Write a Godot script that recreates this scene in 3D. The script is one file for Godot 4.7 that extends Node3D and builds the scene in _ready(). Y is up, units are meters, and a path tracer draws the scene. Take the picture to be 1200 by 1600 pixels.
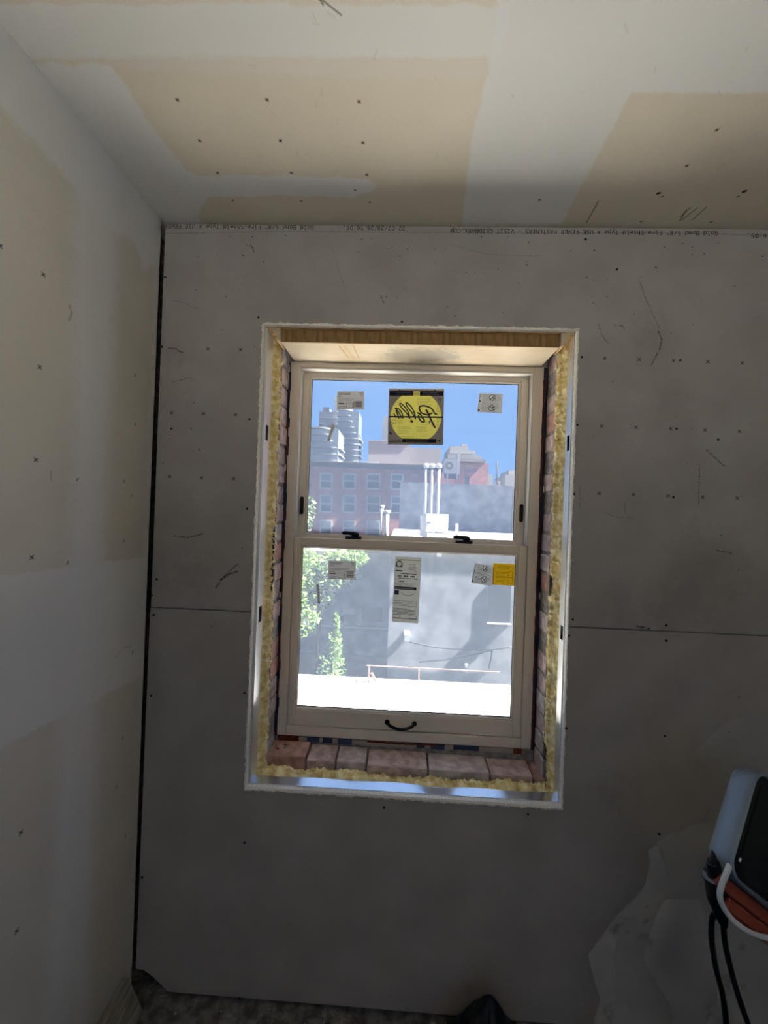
extends Node3D
# A room under construction: taped drywall, a new double hung window in a rough brick opening, a sunlit roof and houses outside.
# x runs along the window wall, y up from the floor, z from the window wall (z = 0) into the room. Metres.

const F := 650.0
const CAM := Vector3(0.78716, 1.54123, 1.28396)
const TOP := 2.44
var cam_basis: Basis
var rng := RandomNumberGenerator.new()
var nz := FastNoiseLite.new()
var taken := {}
var M := {}

# ------------------------------------------------------------------ helpers

func make_basis() -> Basis:
	# pitch, yaw and roll of the hand-held camera
	var rx := Basis(Vector3(1, 0, 0), -0.00469293)
	var ry := Basis(Vector3(0, 1, 0), 0.03889014)
	var rz := Basis(Vector3(0, 0, 1), 0.03659456)
	var r := rz * rx * ry            # world (right, down, forward) to camera (right, down, forward)
	var t := r.transposed()
	var right := t * Vector3(1, 0, 0)
	var down := t * Vector3(0, 1, 0)
	var fwd := t * Vector3(0, 0, 1)
	var g := func(v): return Vector3(v.x, -v.y, -v.z)
	return Basis(g.call(right), -g.call(down), -g.call(fwd))

func ray(px: float, py: float) -> Vector3:
	return cam_basis * Vector3((px - 600.0) / F, -(py - 800.0) / F, -1.0)

func on_z(px: float, py: float, z: float) -> Vector3:
	var d := ray(px, py)
	return CAM + d * ((z - CAM.z) / d.z)

func on_y(px: float, py: float, y: float) -> Vector3:
	var d := ray(px, py)
	return CAM + d * ((y - CAM.y) / d.y)

func on_x(px: float, py: float, x: float) -> Vector3:
	var d := ray(px, py)
	return CAM + d * ((x - CAM.x) / d.x)

func numbered(called: String) -> String:
	if not taken.has(called):
		taken[called] = 0
		return called
	taken[called] += 1
	return "%s_%03d" % [called, taken[called]]

func thing(called: String, label: String, category: String, at := Vector3.ZERO, group := "", kind := "") -> Node3D:
	var o := Node3D.new()
	o.name = numbered(called)
	add_child(o)
	o.position = at
	tag(o, label, category, group, kind)
	return o

func tag(o: Node, label: String, category := "", group := "", kind := "") -> void:
	if label: o.set_meta("label", label)
	if category: o.set_meta("category", category)
	if group: o.set_meta("group", group)
	if kind: o.set_meta("kind", kind)

func obj(called: String, st, m: Material, parent: Node = self, smooth := false) -> MeshInstance3D:
	var o := MeshInstance3D.new()
	if st is SurfaceTool:
		st.generate_normals()
		o.mesh = st.commit()
	else:
		o.mesh = st
	o.material_override = m
	o.name = numbered(called) if parent == self else called
	parent.add_child(o, true)
	return o

func S(flat := true) -> SurfaceTool:
	var st := SurfaceTool.new()
	st.begin(Mesh.PRIMITIVE_TRIANGLES)
	st.set_smooth_group(-1 if flat else 1)
	return st

func tri(st: SurfaceTool, a: Vector3, b: Vector3, c: Vector3, out: Vector3) -> void:
	# Godot's front faces run clockwise
	if (b - a).cross(c - a).dot(out) > 0.0:
		var k := b
		b = c
		c = k
	st.add_vertex(a); st.add_vertex(b); st.add_vertex(c)

func quad(st: SurfaceTool, a: Vector3, b: Vector3, c: Vector3, d: Vector3, out: Vector3) -> void:
	tri(st, a, b, c, out); tri(st, a, c, d, out)

# a box with chamfered edges
func cb(st: SurfaceTool, lo: Vector3, hi: Vector3, c := 0.0, basis := Basis.IDENTITY, at := Vector3.ZERO) -> void:
	var m := (lo + hi) / 2.0
	var h := (hi - lo) / 2.0
	c = minf(c, minf(h.x, minf(h.y, h.z)) * 0.9)
	var P := func(s: Vector3, ax: int) -> Vector3:
		var v := Vector3(h.x * s.x, h.y * s.y, h.z * s.z)
		for k in 3:
			if k != ax: v[k] -= c * s[k]
		return basis * (m + v) + at
	for ax in 3:
		var u := (ax + 1) % 3
		var w := (ax + 2) % 3
		for sg in [-1.0, 1.0]:
			var q := []
			for k in [[-1, -1], [1, -1], [1, 1], [-1, 1]]:
				var s := Vector3.ZERO
				s[ax] = sg; s[u] = k[0]; s[w] = k[1]
				q.append(P.call(s, ax))
			var n := Vector3.ZERO
			n[ax] = sg
			quad(st, q[0], q[1], q[2], q[3], basis * n)
	if c <= 0.0: return
	for ax in 3:      # the twelve edges run along ax
		var u := (ax + 1) % 3
		var w := (ax + 2) % 3
		for su in [-1.0, 1.0]:
			for sw in [-1.0, 1.0]:
				var s0 := Vector3.ZERO
				s0[u] = su; s0[w] = sw; s0[ax] = -1.0
				var s1 := s0
				s1[ax] = 1.0
				var n := Vector3.ZERO
				n[u] = su; n[w] = sw
				quad(st, P.call(s0, u), P.call(s1, u), P.call(s1, w), P.call(s0, w), basis * n)
	for sx in [-1.0, 1.0]:
		for sy in [-1.0, 1.0]:
			for sz in [-1.0, 1.0]:
				var s := Vector3(sx, sy, sz)
				tri(st, P.call(s, 0), P.call(s, 1), P.call(s, 2), basis * s)

func box(called: String, lo: Vector3, hi: Vector3, m: Material, parent: Node = self, c := 0.0) -> MeshInstance3D:
	var st := S()
	cb(st, lo, hi, c)
	return obj(called, st, m, parent)

func struct_box(called: String, lo: Vector3, hi: Vector3, m: Material, label := "") -> MeshInstance3D:
	var o := box(called, lo, hi, m)
	tag(o, label, "", "", "structure")
	return o

# a polygon in the plane across an axis, given thickness
func prism(st: SurfaceTool, poly: PackedVector2Array, lift: Callable, t0: float, t1: float) -> void:
	var idx := Geometry2D.triangulate_polygon(poly)
	var n: Vector3 = (lift.call(poly[0], t1) - lift.call(poly[0], t0)).normalized()
	for k in range(0, idx.size(), 3):
		tri(st, lift.call(poly[idx[k]], t1), lift.call(poly[idx[k + 1]], t1), lift.call(poly[idx[k + 2]], t1), n)
		tri(st, lift.call(poly[idx[k]], t0), lift.call(poly[idx[k + 1]], t0), lift.call(poly[idx[k + 2]], t0), -n)
	var cw := Geometry2D.is_polygon_clockwise(poly)
	for k in poly.size():
		var a := poly[k]
		var b := poly[(k + 1) % poly.size()]
		var e := (b - a)
		var o2 := Vector2(e.y, -e.x) if not cw else Vector2(-e.y, e.x)
		var mid := (a + b) / 2.0
		var out: Vector3 = lift.call(mid + o2, t0) - lift.call(mid, t0)
		quad(st, lift.call(a, t0), lift.call(b, t0), lift.call(b, t1), lift.call(a, t1), out)

func tube(st: SurfaceTool, pts: Array, rad, sides := 10, caps := true) -> void:
	var n := pts.size()
	var rings := []
	var up := Vector3(0.13, 0.31, 0.94)
	for i in n:
		var d: Vector3 = (pts[mini(i + 1, n - 1)] - pts[maxi(i - 1, 0)]).normalized()
		var x := up.cross(d)
		if x.length() < 0.01: x = Vector3(1, 0, 0).cross(d)
		x = x.normalized()
		up = d.cross(x)
		var y := d.cross(x)
		var r: float = rad[i] if rad is Array else rad
		var ring := []
		for k in sides:
			var t := TAU * k / sides
			ring.append(pts[i] + (x * cos(t) + y * sin(t)) * r)
		rings.append(ring)
	for i in n - 1:
		for k in sides:
			var k2 := (k + 1) % sides
			quad(st, rings[i][k], rings[i][k2], rings[i + 1][k2], rings[i + 1][k], rings[i][k] - pts[i])
	if caps:
		for e in [0, n - 1]:
			for k in sides:
				tri(st, pts[e], rings[e][k], rings[e][(k + 1) % sides], pts[e] - pts[1 if e == 0 else n - 2])

func curve(pts: Array, per := 8) -> Array:
	var out := []
	for i in pts.size() - 1:
		var p0: Vector3 = pts[maxi(i - 1, 0)]
		var p3: Vector3 = pts[mini(i + 2, pts.size() - 1)]
		for k in per:
			out.append(pts[i].cubic_interpolate(pts[i + 1], p0, p3, float(k) / per))
	out.append(pts[-1])
	return out

# a surface of nu by nv cells from a function of (u, v)
func sheet(st: SurfaceTool, nu: int, nv: int, f: Callable, out: Vector3) -> void:
	var g := []
	for i in nu + 1:
		var row := []
		for j in nv + 1:
			row.append(f.call(float(i) / nu, float(j) / nv))
		g.append(row)
	for i in nu:
		for j in nv:
			var a: Vector3 = g[i][j]
			var b: Vector3 = g[i + 1][j]
			var c: Vector3 = g[i + 1][j + 1]
			var d: Vector3 = g[i][j + 1]
			tri(st, a, b, c, out)
			tri(st, a, c, d, out)

func mat(c: Color, rough := 0.9, metal := 0.0, spec := 0.3) -> StandardMaterial3D:
	var m := StandardMaterial3D.new()
	m.albedo_color = c
	m.roughness = rough
	m.metallic = metal
	m.metallic_specular = spec
	return m

func noise_tex(seed_: int, freq: float, lo: Color, hi: Color, size := 256, octaves := 4) -> NoiseTexture2D:
	var n := FastNoiseLite.new()
	n.seed = seed_
	n.frequency = freq
	n.fractal_octaves = octaves
	var t := NoiseTexture2D.new()
	t.width = size
	t.height = size
	t.seamless = true
	t.noise = n
	var r := Gradient.new()
	r.colors = PackedColorArray([lo, hi])
	r.offsets = PackedFloat32Array([0.25, 0.75])
	t.color_ramp = r
	return t

# a material with a mottled colour and fine relief, laid on in world space
func rough_mat(lo: Color, hi: Color, scale := Vector3(6, 6, 6), relief := 0.1, rough := 0.95, seed_ := 1) -> StandardMaterial3D:
	var m := mat(Color.WHITE, rough)
	m.albedo_texture = noise_tex(seed_, 0.02, lo, hi)
	m.uv1_triplanar = true
	m.uv1_world_triplanar = true
	m.uv1_scale = scale
	if relief > 0.0:
		m.heightmap_enabled = true
		m.heightmap_texture = M.bump
		m.heightmap_scale = relief
	return m

# ------------------------------------------------------------------ painting the drywall's paper, compound and marks

func canvas(w: int, h: int, lo: Color, hi: Color, seed_: int, freq := 0.006) -> Image:
	var img := Image.create(w, h, false, Image.FORMAT_RGB8)
	nz.seed = seed_
	nz.fractal_octaves = 5
	nz.frequency = freq
	var big := nz.get_image(w, h).get_data()
	nz.seed = seed_ + 7
	nz.frequency = 0.21
	var fine := nz.get_image(w, h).get_data()
	var data := PackedByteArray()
	data.resize(w * h * 3)
	for i in w * h:
		var t := clampf(big[i] / 255.0 * 0.75 + fine[i] / 255.0 * 0.25, 0.0, 1.0)
		data[i * 3] = int(255.0 * lerpf(lo.r, hi.r, t))
		data[i * 3 + 1] = int(255.0 * lerpf(lo.g, hi.g, t))
		data[i * 3 + 2] = int(255.0 * lerpf(lo.b, hi.b, t))
	img.set_data(w, h, false, Image.FORMAT_RGB8, data)
	nz.fractal_octaves = 3
	nz.seed = 4
	nz.frequency = 0.03
	return img

# fill a polygon (pixels of the image) with a colour, its edge frayed by rag pixels and dithered by soft pixels
func fill(img: Image, poly: PackedVector2Array, c: Color, opacity := 1.0, rag := 3.0, soft := 4.0) -> void:
	var r := Rect2(poly[0], Vector2.ZERO)
	for p in poly: r = r.expand(p)
	r = r.grow(rag + soft)
	for y in range(maxi(0, int(r.position.y)), mini(img.get_height(), int(r.end.y) + 1)):
		for x in range(maxi(0, int(r.position.x)), mini(img.get_width(), int(r.end.x) + 1)):
			var q := Vector2(x + rag * nz.get_noise_2d(x, y) * 2.0, y + rag * nz.get_noise_2d(x + 500, y) * 2.0)
			var k := 0.0
			if soft <= 0.0:
				k = 1.0 if Geometry2D.is_point_in_polygon(q, poly) else 0.0
			else:
				for d in 4:
					if Geometry2D.is_point_in_polygon(q + Vector2(rng.randf() - 0.5, rng.randf() - 0.5) * soft, poly): k += 0.25
			if k > 0.0: img.set_pixel(x, y, img.get_pixel(x, y).lerp(c, k * opacity))

func stroke(img: Image, pts: Array, width: float, c: Color, opacity := 1.0, grain := 0.0) -> void:
	for i in pts.size() - 1:
		var a: Vector2 = pts[i]
		var b: Vector2 = pts[i + 1]
		var r := Rect2(a, Vector2.ZERO).expand(b).grow(width)
		for y in range(maxi(0, int(r.position.y)), mini(img.get_height(), int(r.end.y) + 1)):
			for x in range(maxi(0, int(r.position.x)), mini(img.get_width(), int(r.end.x) + 1)):
				var p := Vector2(x + 0.5, y + 0.5)
				var d := p.distance_to(Geometry2D.get_closest_point_to_segment(p, a, b))
				var k := clampf(width / 2.0 + 0.5 - d, 0.0, 1.0) * opacity
				if grain > 0.0: k *= clampf(0.6 + nz.get_noise_2d(x * 6.0, y * 6.0) * 2.0 * grain + (1.0 - grain) * 0.4, 0.0, 1.0)
				if k > 0.0: img.set_pixel(x, y, img.get_pixel(x, y).lerp(c, k))

func cross(img: Image, p: Vector2, s: float, c: Color) -> void:
	stroke(img, [p + Vector2(-s, -s), p + Vector2(s, s)], 1.4, c, 0.8)
	stroke(img, [p + Vector2(-s, s * 0.9), p + Vector2(s, -s)], 1.4, c, 0.8)

func painted(img: Image, rough := 0.95) -> StandardMaterial3D:
	var m := mat(Color.WHITE, rough, 0.0, 0.25)
	m.albedo_texture = ImageTexture.create_from_image(img)
	m.texture_repeat = false
	return m

# gives every vertex the uv of its place on the painted canvas
func with_uv(st: SurfaceTool, f: Callable) -> ArrayMesh:
	st.generate_normals()
	var a := st.commit_to_arrays()
	var uv := PackedVector2Array()
	for v in a[Mesh.ARRAY_VERTEX]: uv.append(f.call(v))
	a[Mesh.ARRAY_TEX_UV] = uv
	var m := ArrayMesh.new()
	m.add_surface_from_arrays(Mesh.PRIMITIVE_TRIANGLES, a)
	return m

# ------------------------------------------------------------------ the scene

func _ready() -> void:
	rng.seed = 20
	cam_basis = make_basis()
	var cam := Camera3D.new()
	cam.name = "camera"
	cam.fov = rad_to_deg(2.0 * atan(800.0 / F))
	cam.near = 0.02
	cam.far = 900.0
	cam.transform = Transform3D(cam_basis, CAM)
	add_child(cam)
	cam.current = true

	var sky := ProceduralSkyMaterial.new()
	sky.sky_top_color = Color(0.34, 0.575, 0.86)
	sky.sky_horizon_color = Color(0.44, 0.66, 0.885)
	sky.sky_curve = 0.12
	sky.ground_horizon_color = Color(0.45, 0.5, 0.55)
	sky.ground_bottom_color = Color(0.3, 0.3, 0.3)
	sky.energy_multiplier = 1.12
	sky.sun_angle_max = 0.0
	var env := Environment.new()
	env.background_mode = Environment.BG_SKY
	env.sky = Sky.new()
	env.sky.sky_material = sky
	env.tonemap_mode = Environment.TONE_MAPPER_LINEAR
	env.tonemap_exposure = 1.0
	env.sdfgi_enabled = true
	env.ssao_enabled = true
	env.ssil_enabled = true
	var we := WorldEnvironment.new()
	we.name = "surroundings"
	we.environment = env
	add_child(we)

	var sun := DirectionalLight3D.new()
	sun.name = "sun"
	sun.light_energy = 29.0
	sun.light_color = Color(1.0, 0.985, 0.96)
	sun.light_angular_distance = 0.5
	sun.shadow_enabled = true
	sun.sky_mode = DirectionalLight3D.SKY_MODE_LIGHT_ONLY
	add_child(sun)
	sun.look_at_from_position(Vector3.ZERO, Vector3(-0.66, -0.75, -0.05), Vector3.UP)

	materials()
	room()
	window()
	rough_opening()
	stickers()
	clutter()
	outside()

func materials() -> void:
	M.bump = noise_tex(31, 0.05, Color.BLACK, Color.WHITE, 256, 5)
	M.core = rough_mat(Color(0.84, 0.82, 0.78), Color(0.94, 0.93, 0.90), Vector3(20, 20, 20), 0.04, 0.95, 3)
	M.plain = rough_mat(Color(0.78, 0.77, 0.75), Color(0.84, 0.835, 0.83), Vector3(1, 1, 1), 0.0, 0.95, 5)
	M.floor = rough_mat(Color(0.36, 0.345, 0.33), Color(0.52, 0.505, 0.49), Vector3(3, 3, 3), 0.3, 0.95, 6)
	M.vinyl = mat(Color(0.87, 0.825, 0.765), 0.5, 0.0, 0.4)
	M.bead = mat(Color(0.80, 0.76, 0.70), 0.4, 0.0, 0.5)
	M.liner = mat(Color(0.83, 0.81, 0.77), 0.5, 0.0, 0.4)
	M.bronze = mat(Color(0.10, 0.085, 0.09), 0.35, 0.6, 0.5)
	M.bright = mat(Color(0.86, 0.89, 0.92), 0.2, 0.9, 0.5)
	M.galv = mat(Color(0.90, 0.91, 0.92), 0.33, 0.88, 0.5)
	M.dark = mat(Color(0.03, 0.03, 0.035), 0.9)
	M.black = mat(Color(0.035, 0.035, 0.04), 0.55, 0.0, 0.4)
	M.foam = rough_mat(Color(0.82, 0.70, 0.42), Color(1.0, 0.97, 0.80), Vector3(5, 5, 5), 0.04, 0.9, 8)
	M.mortar = rough_mat(Color(0.50, 0.475, 0.455), Color(0.63, 0.60, 0.57), Vector3(8, 8, 8), 0.06, 0.98, 9)
	M.bricks = [
		rough_mat(Color(0.66, 0.575, 0.555), Color(0.79, 0.71, 0.69), Vector3(4, 4, 4), 0.08, 0.97, 10),
		rough_mat(Color(0.66, 0.51, 0.47), Color(0.77, 0.62, 0.57), Vector3(4, 4, 4), 0.08, 0.97, 11),
		rough_mat(Color(0.67, 0.62, 0.61), Color(0.79, 0.74, 0.725), Vector3(4, 4, 4), 0.08, 0.97, 12)]
	M.pine = rough_mat(Color(0.76, 0.69, 0.57), Color(0.83, 0.78, 0.69), Vector3(1.0, 6, 6), 0.0, 0.8, 13)
	M.ply = rough_mat(Color(0.74, 0.58, 0.38), Color(0.88, 0.75, 0.55), Vector3(2, 20, 20), 0.03, 0.85, 14)
	M.navy = mat(Color(0.10, 0.12, 0.22), 0.5, 0.0, 0.5)
	M.rust = rough_mat(Color(0.42, 0.17, 0.10), Color(0.62, 0.30, 0.18), Vector3(30, 30, 30), 0.3, 0.8, 15)

# ------------------------------------------------------------------ room shell

const RX := 2.6
const RZ := 2.8
const OX0 := 0.339
const OX1 := 1.306
const OY0 := 0.676
const OY1 := 2.121

func room() -> void:
	# --- the window wall: two sheets of grey board, screwed on and not yet taped
	var PXM := 1440.0 / 2.2
	var img := canvas(1440, 1597, Color(0.60, 0.58, 0.565), Color(0.68, 0.665, 0.65), 101)
	var at := func(px: float, py: float) -> Vector2:
		var p := on_z(px, py, 0.0)
		return Vector2(p.x * PXM, (TOP - p.y) * PXM)
	var ink := Color(0.14, 0.13, 0.13)
	for r in [[325, 545, 2, 51, 1.3], [268, 645, 3, 50, 1.5], [265, 745, 3, 50, 1.5], [945, 560, 5, 53.7, 1.8], [940, 666, 5, 53.9, 2.0], [936, 771, 5, 54, 1.9]]:
		for k in r[2]: cross(img, at.call(r[0] + k * r[3], r[1] + k * r[4]), 2.6, Color(0.2, 0.19, 0.18))
	for s in [
		[[1000, 440], [1008, 465], [1022, 495], [1030, 512], 2.0, 0.35], [[1029, 518], [1034, 530], [1031, 545], [1018, 570], 2.6, 0.5], [[338, 918], [346, 905], [358, 897], [371, 893], 4.0, 0.6],
		[[345, 905], [368, 884], [371, 882], [371, 882], 2.0, 0.6], [[272, 837], [292, 840], [303, 838], [316, 834], 2.4, 0.65], [[263, 544], [276, 545], [280, 549], [287, 551], 2.2, 0.7], [[1104, 703], [1118, 716], [1128, 726], [1133, 728], 2.6, 0.45],
		[[1092, 722], [1093, 745], [1092, 770], [1092, 790], 1.5, 0.5], [[936, 505], [938, 520], [945, 530], [952, 537], 2.2, 0.3], [[960, 508], [972, 509], [974, 512], [975, 513], 2.6, 0.35], [[996, 979], [1003, 980], [1013, 982], [1014, 982], 5.0, 0.5],
		[[386, 382], [394, 385], [396, 392], [397, 395], 1.8, 0.6], [[268, 597], [282, 594], [297, 590], [298, 590], 1.6, 0.35], [[1120, 860], [1130, 862], [1140, 864], [1146, 866], 2.4, 0.45], [[270, 470], [290, 473], [300, 480], [310, 482], 1.3, 0.3],
		[[595, 462], [598, 470], [600, 474], [600, 474], 1.6, 0.5], [[520, 390], [535, 440], [545, 470], [548, 476], 1.2, 0.15], [[700, 380], [760, 398], [830, 400], [850, 399], 1.4, 0.15], [[944, 800], [955, 805], [965, 808], [990, 810], 1.2, 0.3],
		[[905, 760], [907, 780], [906, 790], [907, 792], 1.3, 0.35], [[976, 785], [977, 800], [977, 803], [977, 803], 1.3, 0.35], [[258, 365], [430, 362], [640, 363], [900, 364], 1.3, 0.35], [[900, 364], [1000, 364], [1090, 365], [1200, 368], 1.3, 0.35]]:
		var pts := []
		for k in 4: pts.append(at.call(s[k][0], s[k][1]))
		stroke(img, pts, s[4], ink, s[5], 0.8)
	for b in [[300, 900, 26, 0.16], [1010, 520, 30, 0.08], [1090, 880, 40, 0.12], [1070, 950, 46, 0.14], [1140, 900, 36, 0.1], [970, 940, 26, 0.14], [260, 560, 30, 0.1], [270, 610, 26, 0.12], [950, 1240, 18, 0.2], [1085, 830, 9, 0.4], [355, 430, 18, 0.1], [690, 460, 40, 0.06], [1040, 640, 30, 0.07]]:
		var c: Vector2 = at.call(b[0], b[1])
		var poly := PackedVector2Array()
		for k in 12: poly.append(c + Vector2.from_angle(TAU * k / 12) * b[2] * 1.3 * (0.7 + 0.5 * rng.randf()))
		fill(img, poly, Color(0.30, 0.27, 0.26), b[3] * 0.6, 16.0, 40.0)
	for k in 150:   # specks of dirt, mostly on the upper sheet
		var p := Vector2(rng.randf() * 1440, rng.randf() * rng.randf() * 1200)
		stroke(img, [p, p + Vector2(rng.randf() * 5 - 2.5, rng.randf() * 3 - 1.5)], 1.0 + rng.randf() * 1.3, ink, 0.25 + 0.5 * rng.randf())
	M.board = painted(img)
	var wall := thing("wall_front", "grey drywall sheets screwed round the rough window opening", "", Vector3.ZERO, "", "structure")
	var lift := func(p: Vector2, t: float) -> Vector3: return Vector3(p.x, p.y, t)
	var uvz := func(v: Vector3) -> Vector2: return Vector2(v.x / 2.2, (TOP - v.y) / (1597.0 / PXM))
	var st := S()
	prism(st, PackedVector2Array([Vector2(0.0135, 1.2215), Vector2(0.336, 1.2215), Vector2(0.336, OY1 + 0.004), Vector2(OX1 + 0.003, OY1 + 0.004), Vector2(OX1 + 0.003, 1.2215), Vector2(RX, 1.2215), Vector2(RX, 2.434), Vector2(0.012, 2.434)]), lift, -0.016, 0.0)
	obj("drywall_sheet", with_uv(st, uvz), M.board, wall)
	st = S()
	prism(st, PackedVector2Array([Vector2(0.115, 0.022), Vector2(RX, 0.022), Vector2(RX, 1.2185), Vector2(OX1 + 0.003, 1.2185), Vector2(OX1 + 0.003, OY0 - 0.012), Vector2(0.334, OY0 - 0.012), Vector2(0.334, 1.2185), Vector2(0.011, 1.2185), Vector2(0.0095, 0.085), Vector2(0.035, 0.083), Vector2(0.062, 0.067), Vector2(0.088, 0.046)]), lift, -0.016, -0.0005)
	obj("drywall_sheet", with_uv(st, uvz), M.board, wall)
	# unseen batts added behind the sheets to stop light leaking through the cavity
	var wool := rough_mat(Color(0.42, 0.40, 0.35), Color(0.55, 0.52, 0.46), Vector3(10, 10, 10), 0.2, 0.98, 17)
	for q in [[0.06, 0.03, 0.2, 2.4425], [1.45, 0.03, RX, 2.4425], [0.2, 0.03, 1.45, 0.645], [0.2, 2.14, 1.45, 2.4425]]:
		box("added_batt", Vector3(q[0], q[1], -0.119), Vector3(q[2], q[3], -0.0165), wool, wall)
	# the broken gypsum edge round the opening
	var edge := func(a: Vector2, b: Vector2, out2: Vector2, w0: float, w1: float, sd: int) -> void:
		var e := S()
		var n := int(a.distance_to(b) / 0.005)
		nz.seed = sd
		nz.frequency = 1.0
		sheet(e, n, 3, func(u, v):
			var p: Vector2 = a.lerp(b, u)
			var ragged := nz.get_noise_2d(u * n * 0.16, 3.0) * 0.6 + nz.get_noise_2d(u * n * 0.5, 8.0) * 0.35 + 0.5
			var w: float = lerpf(w0, w1, clampf(ragged, 0.0, 1.0))
			if v < 0.1: return Vector3(p.x, p.y, -0.0165)
			if v < 0.4: return Vector3(p.x + out2.x * 0.001, p.y + out2.y * 0.001, -0.0022)
			if v < 0.8: return Vector3(p.x + out2.x * w * 0.55, p.y + out2.y * w * 0.55, 0.0009)
			return Vector3(p.x + out2.x * w, p.y + out2.y * w, 0.0003), Vector3(0, 0, 1))
		obj("gypsum_edge", e, M.core, wall)
	edge.call(Vector2(OX0, OY0 - 0.004), Vector2(OX0, OY1), Vector2(-1, 0), 0.003, 0.009, 1)
	edge.call(Vector2(OX1 - 0.001, OY0 - 0.006), Vector2(OX1 - 0.001, OY1), Vector2(1, 0), 0.003, 0.008, 2)
	edge.call(Vector2(OX0 - 0.004, OY1), Vector2(OX1 + 0.006, OY1), Vector2(0, 1), 0.003, 0.009, 3)
	edge.call(Vector2(OX0 - 0.006, OY0), Vector2(OX1 + 0.006, OY0), Vector2(0, -1), 0.007, 0.015, 4)
	nz.frequency = 0.03
	# screws
	var screw := CylinderMesh.new()
	screw.top_radius = 0.0036
	screw.bottom_radius = 0.0036
	screw.height = 0.0012
	screw.radial_segments = 10
	screw.rings = 1
	for p in [[915, 374], [964, 421], [909, 558], [902, 664], [897, 772], [1063, 563], [1057, 670], [1052, 777], [1041, 977], [1041, 1001], [1039, 1150], [889, 993], [885, 1138], [1122, 687], [1030, 1303], [258, 433], [253, 542], [404, 496], [237, 727], [237, 930], [240, 961], [236, 1087], [382, 1083], [382, 1317], [222, 1371], [374, 1560], [628, 503], [390, 655], [386, 795], [895, 968], [600, 1262], [825, 1272], [245, 905], [268, 670], [494, 931]]:
		var w := on_z(p[0], p[1], 0.0)
		if w.x > 0.33 and w.x < 1.31 and w.y > 0.66 and w.y < 2.13: continue
		var o := obj("drywall_screw", screw, M.black, wall)
		o.position = Vector3(w.x, w.y, 0.0003)
		o.rotation.x = PI / 2
	# the maker's print along the top edge, hung upside down
	var font := SystemFont.new()
	font.font_names = PackedStringArray(["Droid Sans Mono"])
	var print_mat := mat(Color(0.12, 0.115, 0.12), 0.9)
	for t in [["Gold Bond 5/8\" Fire-Shield Type X USE FEWER", 490, 257, 354.5, 353], ["22 02/28/26 16:05.", 632, 537, 356, 355.5], ["Gold Bond 5/8\" Fire-Shield Type X USE FEWER FASTENERS - VISIT GRIDMARX.COM", 1121, 704, 366, 358], ["16:05.", 1203, 1168, 368, 367.5]]:
		var a := on_z(t[1], t[3], 0.0)
		var b := on_z(t[2], t[4], 0.0)
		var tm := TextMesh.new()
		tm.text = t[0]
		tm.font = font
		tm.font_size = 16
		tm.pixel_size = 0.01
		tm.depth = 0.01
		tm.curve_step = 3.0
		var bb := tm.get_aabb()
		var o := obj("lettering", tm, print_mat, wall)
		o.scale = Vector3((a.x - b.x) / bb.size.x, 0.014 / 0.13, 0.05)
		o.rotation.z = PI
		o.position = Vector3((a.x + b.x) / 2.0, (a.y + b.y) / 2.0 - 0.001, 0.0002)

	# --- the side wall: taped and filled, not yet painted. Canvas: z 0 to 1 m, y 0 to 2.44 m
	var Z := 600.0
	var li := canvas(600, 1464, Color(0.765, 0.745, 0.70), Color(0.805, 0.79, 0.75), 202, 0.004)
	var lp := func(z: float, y: float) -> Vector2: return Vector2(z * Z, (TOP - y) * Z)
	var mud := Color(0.83, 0.835, 0.835)
	var thin := Color(0.81, 0.805, 0.79)
	var band := func(im: Image, pts: Array, c: Color, o: float, rag: float, soft: float, f: Callable) -> void:
		var poly := PackedVector2Array()
		for p in pts: poly.append(f.call(p[0], p[1]))
		fill(im, poly, c, o, rag, soft)
	band.call(li, [[0.0, 2.44], [0.0, 2.29], [0.05, 2.27], [0.08, 2.23], [0.12, 2.30], [0.22, 2.255], [0.35, 2.28], [0.6, 2.29], [1.1, 2.28], [1.1, 2.5]], mud, 0.8, 3, 14, lp)
	band.call(li, [[0.20, 2.45], [0.19, 1.9], [0.205, 1.5], [0.2, 1.0], [0.19, 0.5], [0.2, -0.05], [0.34, -0.05], [0.33, 0.6], [0.32, 1.2], [0.315, 1.7], [0.345, 2.2], [0.34, 2.45]], mud, 0.8, 3, 34, lp)
	band.call(li, [[-0.05, 1.38], [0.1, 1.382], [0.3, 1.388], [0.5, 1.392], [1.1, 1.39], [1.1, 1.04], [0.47, 1.041], [0.3, 1.035], [0.2, 1.02], [0.05, 1.01], [-0.05, 1.0]], mud, 0.85, 2.5, 5, lp)
	band.call(li, [[-0.05, 2.5], [-0.05, -0.1], [0.025, -0.1], [0.02, 0.6], [0.03, 1.4], [0.022, 2.0], [0.03, 2.5]], thin, 0.7, 3, 18, lp)
	band.call(li, [[0.4, 1.04], [0.47, 1.02], [0.5, 0.9], [0.47, 0.5], [0.45, 0.2], [0.46, -0.1], [0.62, -0.1], [0.62, 1.05]], thin, 0.6, 3, 30, lp)
	for y in [2.03, 1.83, 1.63, 1.42, 0.83, 0.62]: cross(li, lp.call(0.419, y), 2.2, Color(0.2, 0.2, 0.2))
	for y in [2.03, 1.83]: cross(li, lp.call(0.516, y), 2.2, Color(0.2, 0.2, 0.2))
	for p in [[0.30, 1.60], [0.09, 1.78], [0.095, 1.57], [0.10, 1.92], [0.13, 1.61], [0.32, 1.40], [0.12, 1.44], [0.06, 1.10], [0.09, 0.86], [0.11, 0.73], [0.06, 0.55]]:
		var q: Vector2 = lp.call(p[0], p[1])
		stroke(li, [q, q + Vector2(2, 3)], 2.6, Color(0.36, 0.34, 0.31), 0.6)
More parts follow.
